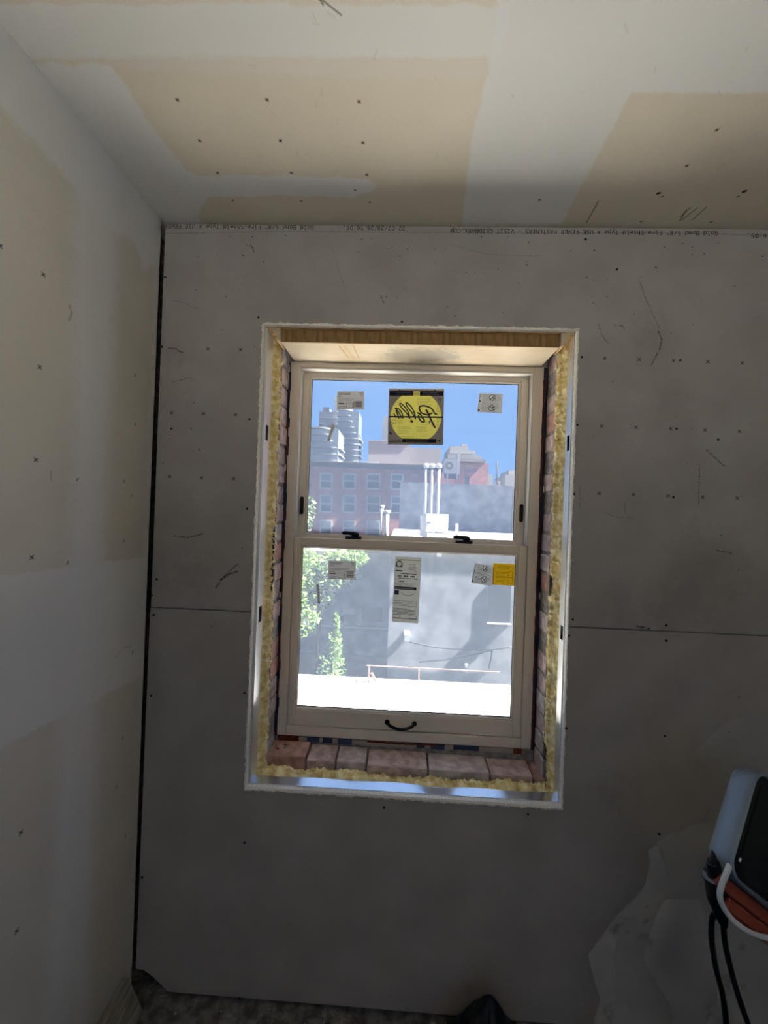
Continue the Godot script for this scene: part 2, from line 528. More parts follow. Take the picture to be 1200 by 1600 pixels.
	stroke(li, [lp.call(0.345, 2.0), lp.call(0.34, 1.985), lp.call(0.346, 1.965)], 4.0, Color(0.42, 0.39, 0.34), 0.45, 0.8)
	stroke(li, [lp.call(0.38, 1.61), lp.call(0.378, 1.59)], 1.4, Color(0.42, 0.39, 0.34), 0.5)
	stroke(li, [lp.call(0.14, 1.11), lp.call(0.1, 1.125), lp.call(0.07, 1.12)], 1.6, Color(0.45, 0.44, 0.42), 0.4, 0.8)
	st = S()
	cb(st, Vector3(-0.15, -0.15, 0.004), Vector3(0.0, TOP + 0.15, RZ))
	var o := obj("wall_left", with_uv(st, func(v): return Vector2(v.z, (TOP - v.y) / 2.44)), painted(li))
	tag(o, "taped drywall side wall with pale bands of joint compound", "", "", "structure")

	# --- ceiling: canvas x 0 to 2.2, z 0 to 1.1
	var ci := canvas(1100, 550, Color(0.785, 0.75, 0.675), Color(0.825, 0.795, 0.725), 303, 0.005)
	var cp := func(x: float, z: float) -> Vector2: return Vector2(x * 500.0, z * 500.0)
	var cmud := Color(0.835, 0.835, 0.825)
	band.call(ci, [[-0.1, -0.1], [0.145, -0.1], [0.125, 0.02], [0.185, 0.09], [0.18, 0.2], [0.165, 0.3], [0.16, 0.46], [-0.1, 0.46]], cmud, 0.85, 2, 5, cp)
	band.call(ci, [[-0.1, 0.468], [0.4, 0.466], [0.95, 0.463], [0.95, 0.55], [0.1, 0.56], [-0.1, 0.56]], cmud, 0.8, 1, 4, cp)
	band.call(ci, [[0.15, 0.468], [0.4, 0.47], [0.93, 0.463], [0.925, 0.425], [0.6, 0.43], [0.2, 0.445]], Color(0.81, 0.79, 0.75), 0.7, 1, 8, cp)
	band.call(ci, [[0.92, 0.7], [0.93, 0.44], [0.925, 0.3], [0.938, 0.05], [0.945, 0.0], [1.245, 0.0], [1.242, 0.2], [1.238, 0.395], [2.3, 0.392], [2.3, 0.7]], cmud, 0.85, 1, 4, cp)
	band.call(ci, [[0.5, 0.56], [0.92, 0.55], [0.92, 1.2], [-0.2, 1.2], [-0.2, 0.56]], Color(0.81, 0.78, 0.72), 0.8, 2, 3, cp)
	band.call(ci, [[0.12, 0.19], [0.18, 0.196], [0.2, 0.178], [0.45, 0.178], [0.66, 0.172], [0.69, 0.15], [0.67, 0.12], [0.62, 0.104], [0.4, 0.108], [0.2, 0.1], [0.15, 0.115]], cmud, 0.9, 1.5, 3, cp)
	for p in [[277, 158], [417, 158], [561, 161], [312, 222], [438, 222], [567, 225], [340, 272], [455, 272], [573, 275], [1120, 205], [1073, 261], [843, 314], [1162, 302]]:
		var w := on_y(p[0], p[1], TOP)
		cross(ci, cp.call(w.x, w.z), 1.2, Color(0.27, 0.18, 0.16))
	for p in [[1028, 304, 4.0], [1034, 309, 1.8], [1162, 301, 4.0], [1152, 309, 2.0], [363, 315, 1.8], [470, 316, 1.6], [577, 318, 1.8], [554, 299, 1.6], [1001, 348, 2.0], [1110, 349, 2.0]]:
		var w := on_y(p[0], p[1], TOP)
		var q: Vector2 = cp.call(w.x, w.z)
		stroke(ci, [q, q + Vector2(1.4, 0.6)], p[2], Color(0.09, 0.09, 0.08), 0.85)
	for s in [[[498, 0], [505, 10]], [[500, 0], [533, 26]], [[935, 316], [916, 350]], [[1104, 325], [1082, 345]], [[1090, 326], [1066, 345]], [[1078, 326], [1064, 340]], [[1072, 330], [1062, 347]]]:
		var a := on_y(s[0][0], s[0][1], TOP)
		var b := on_y(s[1][0], s[1][1], TOP)
		stroke(ci, [cp.call(a.x, a.z), cp.call(b.x, b.z)], 1.1, Color(0.13, 0.12, 0.1), 0.7)
	for k in 26:
		var q := Vector2(90 + rng.randf() * 900, 60 + rng.randf() * 220)
		stroke(ci, [q, q + Vector2(rng.randf() * 14 - 7, rng.randf() * 12)], 1.4, Color(0.55, 0.51, 0.43), 0.14)
	st = S()
	cb(st, Vector3(-0.15, TOP + 0.003, -0.35), Vector3(RX + 0.15, TOP + 0.16, RZ + 0.2))
	o = obj("ceiling", with_uv(st, func(v): return Vector2(v.x / 2.2, v.z / 1.1)), painted(ci))
	tag(o, "drywall ceiling with a taped joint and pencil crosses", "", "", "structure")

	# --- the rest of the room, behind and beside the camera
	struct_box("wall_right", Vector3(RX, -0.15, -0.12), Vector3(RX + 0.15, TOP + 0.1, RZ), M.plain, "bare drywall side wall out of view")
	struct_box("floor", Vector3(-0.15, -0.2, -0.2), Vector3(RX + 0.15, 0.0, RZ + 0.2), M.floor, "dusty dark subfloor at the foot of the drywall")
	# unseen window added in the wall behind the camera, as fill light
	var wb := thing("wall_back", "bare drywall wall with an added fill window, facing the first window", "", Vector3.ZERO, "", "structure")
	var bx0 := 0.6; var bx1 := 1.7; var by0 := 0.75; var by1 := 2.15
	box("drywall_sheet", Vector3(-0.15, -0.15, RZ), Vector3(bx0, TOP + 0.1, RZ + 0.2), M.plain, wb)
	box("drywall_sheet", Vector3(bx1, -0.15, RZ), Vector3(RX + 0.15, TOP + 0.1, RZ + 0.2), M.plain, wb)
	box("drywall_sheet", Vector3(bx0, -0.15, RZ), Vector3(bx1, by0, RZ + 0.2), M.plain, wb)
	box("drywall_sheet", Vector3(bx0, by1, RZ), Vector3(bx1, TOP + 0.1, RZ + 0.2), M.plain, wb)
	var w2 := thing("window_2", "added fill window in the unseen wall facing the first", "", Vector3.ZERO, "", "structure")
	box("frame_member", Vector3(bx0, by0, RZ + 0.08), Vector3(bx0 + 0.05, by1, RZ + 0.14), M.vinyl, w2)
	box("frame_member", Vector3(bx1 - 0.05, by0, RZ + 0.08), Vector3(bx1, by1, RZ + 0.14), M.vinyl, w2)
	box("frame_member", Vector3(bx0 + 0.05, by0, RZ + 0.08), Vector3(bx1 - 0.05, by0 + 0.05, RZ + 0.14), M.vinyl, w2)
	box("frame_member", Vector3(bx0 + 0.05, by1 - 0.05, RZ + 0.08), Vector3(bx1 - 0.05, by1, RZ + 0.14), M.vinyl, w2)
	box("frame_member", Vector3((bx0 + bx1) / 2 - 0.025, by0 + 0.05, RZ + 0.085), Vector3((bx0 + bx1) / 2 + 0.025, by1 - 0.05, RZ + 0.135), M.vinyl, w2)
	var clear := glass(Color(0, 0, 0))
	clear.backlight_enabled = false
	for k in 2:
		var gx := bx0 + 0.05 if k == 0 else (bx0 + bx1) / 2 + 0.025
		box("glass_pane", Vector3(gx, by0 + 0.05, RZ + 0.109), Vector3(gx + (bx1 - bx0) / 2 - 0.075, by1 - 0.05, RZ + 0.111), clear, w2)

# ------------------------------------------------------------------ the window

func ring(st: SurfaceTool, x0: float, y0: float, x1: float, y1: float, w: float, z0: float, z1: float, c: float) -> void:
	cb(st, Vector3(x0, y0, z0), Vector3(x0 + w, y1, z1), c)
	cb(st, Vector3(x1 - w, y0, z0), Vector3(x1, y1, z1), c)
	cb(st, Vector3(x0 + w, y0, z0), Vector3(x1 - w, y0 + w, z1), c)
	cb(st, Vector3(x0 + w, y1 - w, z0), Vector3(x1 - w, y1, z1), c)

func bead_ring(parent: Node, x0: float, y0: float, x1: float, y1: float, w: float, z_out: float, z_in: float, m: Material) -> void:
	# a sloping glazing bead, four mitred lengths
	for k in 4:
		var st := S()
		var A := [Vector2(x0, y0), Vector2(x1, y0), Vector2(x1, y1), Vector2(x0, y1)]
		var B := [Vector2(x0 + w, y0 + w), Vector2(x1 - w, y0 + w), Vector2(x1 - w, y1 - w), Vector2(x0 + w, y1 - w)]
		var a: Vector2 = A[k]
		var b: Vector2 = A[(k + 1) % 4]
		var c: Vector2 = B[(k + 1) % 4]
		var d: Vector2 = B[k]
		var mid_a := a.lerp(d, 0.45)
		var mid_b := b.lerp(c, 0.45)
		var up := Vector3((d - a).x * 0.0, 0, 1)
		quad(st, Vector3(a.x, a.y, z_out), Vector3(b.x, b.y, z_out), Vector3(mid_b.x, mid_b.y, z_out), Vector3(mid_a.x, mid_a.y, z_out), up)
		quad(st, Vector3(mid_a.x, mid_a.y, z_out), Vector3(mid_b.x, mid_b.y, z_out), Vector3(c.x, c.y, z_out - 0.005), Vector3(d.x, d.y, z_out - 0.005), up)
		quad(st, Vector3(a.x, a.y, z_out), Vector3(b.x, b.y, z_out), Vector3(b.x, b.y, z_in - 0.002), Vector3(a.x, a.y, z_in - 0.002), -up)
		obj("glazing_bead", st, m, parent)
		st = S()      # the dark rubber gasket between bead and glass
		var inner := Vector3((x0 + x1) / 2.0, (y0 + y1) / 2.0, z_out) - Vector3((c.x + d.x) / 2.0, (c.y + d.y) / 2.0, z_out)
		quad(st, Vector3(c.x, c.y, z_out - 0.005), Vector3(d.x, d.y, z_out - 0.005), Vector3(d.x, d.y, z_in), Vector3(c.x, c.y, z_in), inner)
		obj("gasket", st, M.dark, parent)

func window() -> void:
	var w := thing("window_1", "new beige double hung window set deep in the brick opening", "", Vector3.ZERO, "", "structure")
	var FX0 := 0.372; var FX1 := 1.276; var FY0 := 0.734; var FY1 := 2.079
	var fw := 0.035
	# outer frame: four members
	box("frame_member", Vector3(FX0, FY0, -0.31), Vector3(FX0 + fw, FY1, -0.2), M.vinyl, w, 0.002)
	box("frame_member", Vector3(FX1 - fw, FY0, -0.31), Vector3(FX1, FY1, -0.2), M.vinyl, w, 0.002)
	box("frame_member", Vector3(FX0 + fw, FY1 - 0.019, -0.31), Vector3(FX1 - fw, FY1, -0.2), M.vinyl, w, 0.002)
	box("frame_member", Vector3(FX0 + fw, FY0, -0.31), Vector3(FX1 - fw, FY0 + 0.035, -0.2), M.vinyl, w, 0.002)
	# pale jamb liners beside the upper sash
	for s in [0, 1]:
		var x := FX0 + fw if s == 0 else FX1 - fw - 0.004
		box("jamb_liner", Vector3(x, 1.447, -0.24), Vector3(x + 0.004, FY1 - 0.019, -0.202), M.liner, w, 0.001)
	box("head_liner", Vector3(FX0 + fw + 0.004, FY1 - 0.024, -0.24), Vector3(FX1 - fw - 0.004, FY1 - 0.019, -0.202), M.liner, w, 0.001)
	# upper sash
	var us := Node3D.new()
	us.name = "upper_sash"
	w.add_child(us)
	var z1 := -0.243; var z0 := -0.278
	box("stile", Vector3(0.410, 1.415, z0), Vector3(0.434, 2.052, z1), M.vinyl, us, 0.0015)
	box("stile", Vector3(1.211, 1.415, z0), Vector3(1.238, 2.052, z1), M.vinyl, us, 0.0015)
	box("rail", Vector3(0.434, 2.0395, z0), Vector3(1.211, 2.052, z1), M.vinyl, us, 0.0015)
	box("rail", Vector3(0.434, 1.415, z0), Vector3(1.211, 1.455, z1), M.vinyl, us, 0.0015)
	bead_ring(us, 0.434, 1.453, 1.211, 2.041, 0.009, z1 - 0.002, -0.259, M.bead)
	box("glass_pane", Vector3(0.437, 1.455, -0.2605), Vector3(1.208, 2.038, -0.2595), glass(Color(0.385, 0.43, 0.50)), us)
	# lower sash
	var ls := Node3D.new()
	ls.name = "lower_sash"
	w.add_child(ls)
	z1 = -0.205; z0 = -0.24
	box("stile", Vector3(0.4085, 0.770, z0), Vector3(0.432, 1.446, z1), M.vinyl, ls, 0.002)
	box("stile", Vector3(1.2115, 0.770, z0), Vector3(1.2395, 1.446, z1), M.vinyl, ls, 0.002)
	box("rail", Vector3(0.432, 0.7705, z0), Vector3(1.2115, 0.828, z1), M.vinyl, ls, 0.002)
	box("rail", Vector3(0.432, 1.416, z0), Vector3(1.2115, 1.4455, z1), M.vinyl, ls, 0.002)
	bead_ring(ls, 0.431, 0.827, 1.2125, 1.417, 0.009, z1 - 0.002, -0.221, M.bead)
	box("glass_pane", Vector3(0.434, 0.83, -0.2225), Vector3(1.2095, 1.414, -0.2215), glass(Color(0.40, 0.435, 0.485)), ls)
	# lift handle: an arched pull on two feet
	var h := Node3D.new()
	h.name = "lift_handle"
	ls.add_child(h)
	var st := S(false)
	var pts := []
	for k in 13:
		var t := k / 12.0
		pts.append(Vector3(lerpf(0.768, 0.865, t), 0.7985 - 0.012 * pow(sin(PI * t), 0.6), -0.203 + 0.02 * pow(sin(PI * t), 0.7)))
	tube(st, pts, 0.0052, 10)
	obj("grip", st, M.bronze, h)
	for x in [0.768, 0.865]:
		st = S(false)
		tube(st, [Vector3(x, 0.799, -0.206), Vector3(x, 0.799, -0.199)], [0.0095, 0.0075], 12)
		obj("foot", st, M.bronze, h)
	# two sash locks on the meeting rail
	for x in [0.616, 1.017]:
		var l := Node3D.new()
		l.name = "sash_lock"
		ls.add_child(l, true)
		st = S()
		prism(st, PackedVector2Array([Vector2(x - 0.026, -0.232), Vector2(x - 0.022, -0.212), Vector2(x + 0.026, -0.212), Vector2(x + 0.034, -0.222), Vector2(x + 0.03, -0.234)]), func(p, t): return Vector3(p.x, t, p.y), 1.4455, 1.456)
		obj("lock_base", st, M.bronze, l)
		st = S(false)
		tube(st, [Vector3(x + 0.012, 1.455, -0.223), Vector3(x + 0.012, 1.466, -0.223), Vector3(x + 0.012, 1.471, -0.223)], [0.014, 0.013, 0.008], 14)
		obj("cam", st, M.bronze, l)
		st = S(false)
		tube(st, [Vector3(x + 0.014, 1.466, -0.222), Vector3(x - 0.01, 1.4675, -0.219), Vector3(x - 0.026, 1.4685, -0.215), Vector3(x - 0.036, 1.467, -0.213)], [0.008, 0.0065, 0.007, 0.005], 10)
		obj("lever", st, M.bronze, l)
	# opening limiters on the upper sash stiles
	for x in [0.4225, 1.2255]:
		var l := Node3D.new()
		l.name = "vent_stop"
		us.add_child(l, true)
		st = S()
		var poly := PackedVector2Array()
		for k in 24:
			var a := TAU * k / 24
			poly.append(Vector2(x + 0.0068 * cos(a), 1.562 + signf(sin(a)) * 0.026 + 0.0068 * sin(a)))
		prism(st, poly, func(p, t): return Vector3(p.x, p.y, t), -0.2435, -0.2395)
		obj("plate", st, M.bronze, l)
		box("catch", Vector3(x - 0.004, 1.545, -0.2395), Vector3(x + 0.004, 1.585, -0.236), M.black, l, 0.001)

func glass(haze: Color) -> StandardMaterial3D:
	# glass with some dust; its bluish backlight paints in haze and veiling glare
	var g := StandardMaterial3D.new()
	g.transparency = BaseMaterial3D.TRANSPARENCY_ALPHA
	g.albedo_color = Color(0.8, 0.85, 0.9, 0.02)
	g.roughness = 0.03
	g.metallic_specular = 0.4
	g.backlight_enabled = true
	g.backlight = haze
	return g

# ------------------------------------------------------------------ brick, foam and steel round the window

func rough_opening() -> void:
	# masonry of the outer wall, with the bricks that show in the reveal
	var w := thing("wall_exterior", "old brick outer wall showing in the window reveal", "", Vector3.ZERO, "", "structure")
	box("masonry", Vector3(-7.0, -3.2, -0.33), Vector3(0.376, 24.0, -0.205), M.mortar, w)
	box("masonry", Vector3(1.277, -3.2, -0.33), Vector3(9.0, 24.0, -0.205), M.mortar, w)
	box("masonry", Vector3(0.376, -3.2, -0.33), Vector3(1.277, 0.732, -0.205), M.mortar, w)
	box("masonry", Vector3(0.376, 2.08, -0.33), Vector3(1.277, 24.0, -0.205), M.mortar, w)
	box("masonry", Vector3(-0.15, 0.0, -0.205), Vector3(0.3645, 2.44, -0.119), M.mortar, w)
	box("masonry", Vector3(1.2905, 0.0, -0.205), Vector3(RX + 0.1, 2.44, -0.121), M.mortar, w)
	box("masonry", Vector3(0.361, 0.0, -0.205), Vector3(1.294, 0.672, -0.121), M.mortar, w)
	box("masonry", Vector3(0.361, 2.13, -0.205), Vector3(1.294, 2.44, -0.121), M.mortar, w)
	box("masonry", Vector3(-0.15, -0.15, -0.35), Vector3(-0.05, 2.6, 0.004), M.mortar, w)  # corner post, added to close the wall corner, grouped with the masonry
	for side in 2:
		for k in 21:
			var y := 0.69 + 0.0677 * k
			if y > 2.08: break
			var d := rng.randf_range(-0.003, 0.003)
			var st := S()
			var lo := Vector3(0.262, y, -0.203 + rng.randf() * 0.004)
			var hi := Vector3(0.367 + d, y + 0.056 + rng.randf() * 0.004, -0.117 + rng.randf() * 0.006)
			if side == 1:
				lo.x = 1.288 + d
				hi.x = 1.39
			if side == 1 and (k == 9 or k == 1): hi.z -= 0.02      # two broken bricks
			cb(st, lo, hi, rng.randf_range(0.001, 0.003))
			obj("brick", st, M.bricks[[0, 0, 2, 1, 0, 2][rng.randi() % 6]], w)
	var joints := [0.352, 0.50, 0.60, 0.705, 0.912, 1.118, 1.262, 1.31]
	for k in joints.size() - 1:
		var st := S()
		var yy: float = 0.712 - 0.026 * ((joints[k] + joints[k + 1]) / 2.0 - 0.4) + rng.randf_range(-0.002, 0.002)
		cb(st, Vector3(joints[k] + 0.0025, 0.63, -0.204), Vector3(joints[k + 1] - 0.0035, yy, -0.112 - rng.randf() * 0.008), 0.0025, Basis(Vector3(1, 0, 0), 0.06), Vector3(0, 0.0, 0.0) + Vector3(0, -0.009, -0.042))
		obj("brick", st, M.bricks[[1, 0, 2, 0, 2, 0, 1][k]], w)

	# steel framing: two studs and a sill track
	var stud := func(x0: float, x1: float, z_back: float, slots: Array, label: String) -> void:
		var t := thing("metal_stud", label, "stud", Vector3.ZERO, "steel framing of the window opening")
		var st := S()
		var y := OY0 + 0.001
		var zf := -0.0175
		for s in slots:
			cb(st, Vector3(x0, y, z_back), Vector3(x1, s[0], zf))
			cb(st, Vector3(x0, s[0], z_back), Vector3(x1, s[1], s[2]))
			cb(st, Vector3(x0, s[0], s[3]), Vector3(x1, s[1], zf))
			y = s[1]
		cb(st, Vector3(x0, y, z_back), Vector3(x1, OY1 - 0.003, zf))
		obj("web", st, M.galv, t)
		st = S()
		var bx := x0 - 0.03 if x0 < 0.8 else x1
		cb(st, Vector3(bx, OY0, zf - 0.001), Vector3(bx + 0.03, OY1, zf))
		obj("flange", st, M.galv, t)
	stud.call(0.345, 0.3465, -0.08, [[1.178, 1.228, -0.062, -0.034], [1.766, 1.815, -0.062, -0.034]], "galvanised steel stud beside the foam marked with black print")
	stud.call(1.3025, 1.304, -0.056, [[1.170, 1.214, -0.044, -0.023], [1.759, 1.807, -0.044, -0.023]], "galvanised steel stud beside the foam over broken bricks")
	var tr := thing("metal_track", "shiny dented galvanised track along the bottom of the window opening", "track", Vector3.ZERO, "steel framing of the window opening")
	var ts := S(false)
	sheet(ts, 120, 8, func(u, v):
		var x := lerpf(0.3475, 1.3015, u)
		var zz: float = lerpf(-0.0172, -0.052, v)
		var dent: float = 0.0035 * exp(-pow((u - 0.62) / 0.05, 2.0)) * v * 1.5 + 0.0015 * sin(u * 23.0) * v + 0.001 * sin(u * 9.0 + 1.0)
		return Vector3(x, 0.6775 - dent + 0.005 * v, zz), Vector3.UP)
	obj("web", ts, M.bright, tr)
	box("flange", Vector3(0.347, 0.648, -0.0535), Vector3(1.302, 0.678, -0.0525), M.galv, tr)
	box("flange", Vector3(0.347, 0.648, -0.0178), Vector3(1.302, 0.6782, -0.0168), M.galv, tr)

	# spray foam in the gap between steel and brick
	nz.frequency = 1.0
	var lump := func(a: float, b: float, sd: float) -> float:
		return nz.get_noise_3d(a * 22.0, b * 30.0, sd) * 0.6 + nz.get_noise_3d(a * 70.0, b * 80.0, sd + 9.0) * 0.3 + absf(nz.get_noise_3d(a * 160.0, b * 160.0, sd + 5.0)) * 0.25
	var foam := func(label: String, f: Callable, out: Vector3, n: int) -> Node3D:
		var t := thing("spray_foam", label, "insulation foam", Vector3.ZERO, "foam packed round the window")
		var st := S(false)
		sheet(st, n, 18, f, out)
		obj("foam_bead", st, M.foam, t)
		return t
	var fl: Node3D = foam.call("yellow foam strip with black print, beside a steel stud", func(u, v):
		var y := lerpf(0.668, 2.11, u)
		var e := 0.012 * nz.get_noise_2d(y * 24.0, 2.0)
		var l: float = lump.call(y, v, 1.0)
		var bul := sin(PI * clampf(v, 0, 1))
		return Vector3(lerpf(0.343, 0.364, v) + bul * (0.007 + 0.018 * l) + 0.003 * l, y, lerpf(-0.07, -0.13 + 1.5 * e * v, v)), Vector3(1, 0, 0), 420)
	foam.call("yellow foam strip swelling past broken bricks, without print", func(u, v):
		var y := lerpf(0.668, 2.11, u)
		var e := 0.016 * nz.get_noise_2d(y * 16.0, 42.0)
		if y > 1.29 and y < 1.36: e += 0.02
		if y < 0.82: e += 0.035 * smoothstep(0.82, 0.79, y)
		var l: float = lump.call(y, v, 21.0)
		var bul := sin(PI * clampf(v, 0, 1))
		return Vector3(lerpf(1.306, 1.291, v) - bul * (0.006 + 0.019 * l) - 0.003 * l, y, lerpf(-0.05, -0.124 + 1.3 * e * v, v)), Vector3(-1, 0, 0), 420)
	foam.call("dirty lumpy foam bed between the steel track and the brick sill", func(u, v):
		var x := lerpf(0.345, 1.30, u)
		var l: float = lump.call(x, v, 41.0)
		var low := 0.6 + 0.8 * smoothstep(-0.4, 0.3, nz.get_noise_2d(x * 7.0, 77.0))
		return Vector3(x, 0.656 + sin(PI * clampf(v * 0.9 + 0.02, 0, 1)) * (0.016 * low + 0.032 * l) - v * 0.002, lerpf(-0.055, -0.135, v)), Vector3.UP, 320)
	# black print on the foam: a column of strokes too smudged to read
	for k in 11:
		var y := 1.475 - k * 0.0195
		var st := S()
		for j in 4:
			var a := rng.randf() * TAU
			var c := Vector3(0.3655 + 0.003 * rng.randf(), y + rng.randf_range(-0.006, 0.006), -0.096 + rng.randf_range(-0.008, 0.008))
			cb(st, Vector3(-0.001, -0.0016, -0.006) , Vector3(0.001, 0.0016, 0.006), 0.0, Basis(Vector3(1, 0, 0), a), c)
		obj("smudged_print", st, M.black, fl)
	nz.frequency = 0.03

	# header: a lumber plate with plywood in front of it
	var hd := thing("wood_header", "pale pine lumber plate across the top of the window opening", "lumber")
	var pi := canvas(880, 176, Color(0.76, 0.69, 0.57), Color(0.83, 0.78, 0.69), 404, 0.004)
	var pat := func(px: float, py: float) -> Vector2:
		var p := on_y(px, py, 2.079)
		return Vector2((p.x - 0.386) * 1000.0, (p.z + 0.206) * 1000.0)
	for k in 90:
		var y := rng.randf() * 176.0
		var x := rng.randf() * 880.0
		stroke(pi, [Vector2(x, y), Vector2(x + 60 + rng.randf() * 200, y + rng.randf() * 6 - 3)], 1.0, Color(0.62, 0.52, 0.38), 0.25)
	stroke(pi, [pat.call(530, 541), pat.call(545, 559)], 7.0, Color(0.60, 0.44, 0.28), 0.55, 0.8)
	stroke(pi, [pat.call(552, 540), pat.call(561, 560)], 4.0, Color(0.58, 0.42, 0.27), 0.55, 0.8)
	stroke(pi, [pat.call(538, 541), pat.call(553, 560)], 14.0, Color(0.72, 0.56, 0.38), 0.35, 0.5)
	fill(pi, PackedVector2Array([pat.call(610, 545), pat.call(700, 546), pat.call(720, 560), pat.call(660, 566), pat.call(600, 562)]), Color(0.56, 0.55, 0.52), 0.4, 14.0, 30.0)
	var pst := S()
	cb(pst, Vector3(0.386, 2.079, -0.205), Vector3(1.264, 2.1185, -0.031), 0.0015)
	obj("pine_plate", with_uv(pst, func(v): return Vector2((v.x - 0.386) / 0.88, (v.z + 0.206) / 0.176)), painted(pi), hd)
	box("plywood_fascia", Vector3(0.388, 2.0795, -0.0308), Vector3(1.262, 2.1185, -0.028), rough_mat(Color(0.52, 0.41, 0.27), Color(0.62, 0.50, 0.34), Vector3(10, 2, 2), 0.0, 0.9, 16), hd)
	box("plywood_strip", Vector3(0.342, 2.1195, -0.034), Vector3(1.303, 2.135, -0.0165), M.ply, hd, 0.001)
	for s in 2:
		var st := S()
		var x0 := 0.349 if s == 0 else 1.3015
		var x1 := 0.3855 if s == 0 else 1.2645
		prism(st, PackedVector2Array([Vector2(x0, 2.119), Vector2(x1, 2.119), Vector2(x1, 2.079), Vector2(lerpf(x0, x1, 0.8), 2.083), Vector2(x0, 2.112)]), func(p, t): return Vector3(p.x, p.y, t), -0.06, -0.0175)
		obj("corner_block", st, M.pine, hd)
		st = S()
		prism(st, PackedVector2Array([Vector2(x0, 2.11), Vector2(lerpf(x0, x1, 0.75), 2.08), Vector2(lerpf(x0, x1, 0.95), 2.078), Vector2(lerpf(x0, x1, 0.2), 2.117)]), func(p, t): return Vector3(p.x, p.y, t), -0.09, -0.0165)
		obj("plywood_sliver", st, M.ply, hd)

	# flashing between brick and frame
	for s in 2:
		var t := thing("flashing_strip", ["dark blue flashing strip between the frame and the bricks beside the printed foam", "dark blue flashing strip between the frame and the broken bricks"][s], "flashing", Vector3.ZERO, "flashing round the window frame")
		var x := 0.364 if s == 0 else 1.2765
		var st := S()
		for k in 40:
			var y0 := 0.735 + k * 0.0335
			var e := rng.randf_range(-0.003, 0.003)
			cb(st, Vector3(x + (e if s == 1 else 0.0), y0, -0.204), Vector3(x + 0.0115 + (e if s == 0 else 0.0), y0 + 0.0335, -0.197 + rng.randf() * 0.003))
		obj("membrane", st, M.navy, t)
		var r := S(false)
		var pts := []
		for k in 50: pts.append(Vector3((0.3715 if s == 0 else 1.2765) + rng.randf_range(-0.0012, 0.0012), lerpf(0.74, [1.86, 2.03][s], k / 49.0), -0.1985 + rng.randf() * 0.002))
		tube(r, pts, 0.0032, 6)
		obj("sealant", r, M.rust, t)
	var tp := thing("flashing_tape", "blue and beige printed flashing tape under the window frame", "tape", Vector3.ZERO, "flashing round the window frame")
	var blue := mat(Color(0.22, 0.27, 0.38), 0.6)
	var beige := mat(Color(0.66, 0.61, 0.57), 0.7)
	var xs := 0.378
	var alt := [[0.075, 2], [0.03, 1], [0.045, 0], [0.012, 1], [0.035, 0], [0.02, 1], [0.05, 0], [0.03, 1], [0.2, 1], [0.03, 0], [0.02, 1], [0.05, 0], [0.03, 1], [0.09, 0], [0.12, 1], [0.03, 2]]
	for a in alt:
		var st := S()
		var e: float = minf(xs + a[0], 1.27)
		cb(st, Vector3(xs, 0.714 + rng.randf() * 0.004, -0.2045), Vector3(e - 0.0005, 0.7335 - rng.randf() * 0.003, -0.2005 + rng.randf() * 0.001))
		obj("tape_piece", st, [blue, beige, M.rust][a[1]], tp)
		xs = e
		if xs >= 1.269: break
	var os := S(false)
	var op := []
	for k in 40: op.append(Vector3(lerpf(0.70, 0.95, k / 39.0), 0.729 + rng.randf_range(-0.0015, 0.0015), -0.199))
	tube(os, op, 0.003, 6)
	obj("sealant", os, M.rust, tp)
	# metal clips that hold the frame
	var clip_at := [[438, 728, 0.371, 0, "small holed metal clip on the bricks, level with the upper pane, beside printed foam"], [431, 934, 0.371, 0, "small holed metal clip on the bricks, level with the lower pane, beside printed foam"], [446, 571, 0.371, 0, "small holed metal clip just under the header, beside printed foam"], [849, 765, 1.284, 1, "small holed metal clip on the bricks, level with the upper pane, beside unprinted foam"], [843, 930, 1.284, 1, "small holed metal clip on the bricks, level with the lower pane, beside unprinted foam"]]
	for c in clip_at:
		var p := on_x(c[0], c[1], c[2])
		p.z = -0.185
		var t := thing("metal_clip", c[4], "clip", p, "clips that hold the window frame")
		var st := S()
		for k in [[-0.012, -0.011, 0.012, -0.004], [-0.012, 0.004, 0.012, 0.011], [-0.012, -0.004, -0.004, 0.004], [0.004, -0.004, 0.012, 0.004]]:
			cb(st, Vector3(-0.0008, k[1], k[0]), Vector3(0.0008, k[3], k[2]), 0.0, Basis(Vector3(0, 1, 0), 0.5 if c[3] == 0 else -0.5))
		obj("plate", st, M.galv, t)
	# a crumb of red and white waste in the corner of the brick sill
	var cr := thing("rubbish_scrap", "torn red and white scraps in the corner of the brick sill", "rubbish", Vector3(0.405, 0.702, -0.165))
	for k in 12:
		var st := S()
		var b := Basis.from_euler(Vector3(rng.randf() * 3, rng.randf() * 3, rng.randf() * 3))
		cb(st, Vector3(-0.009, -0.0008, -0.003), Vector3(0.009, 0.0008, 0.003), 0.0, b, Vector3(rng.randf_range(-0.03, 0.04), rng.randf_range(0.0, 0.012), rng.randf_range(-0.02, 0.02)))
		obj("scrap", st, mat([Color(0.6, 0.08, 0.08), Color(0.8, 0.79, 0.76), Color(0.2, 0.15, 0.14)][k % 3], 0.7), cr)

# ------------------------------------------------------------------ stickers on the glass

func paper(img: Image, glow := 0.5) -> StandardMaterial3D:
	var m := mat(Color.WHITE, 0.8)
	m.albedo_texture = ImageTexture.create_from_image(img)
	m.texture_repeat = false
	m.backlight_enabled = true
	m.backlight = Color(glow, glow, glow)
	return m

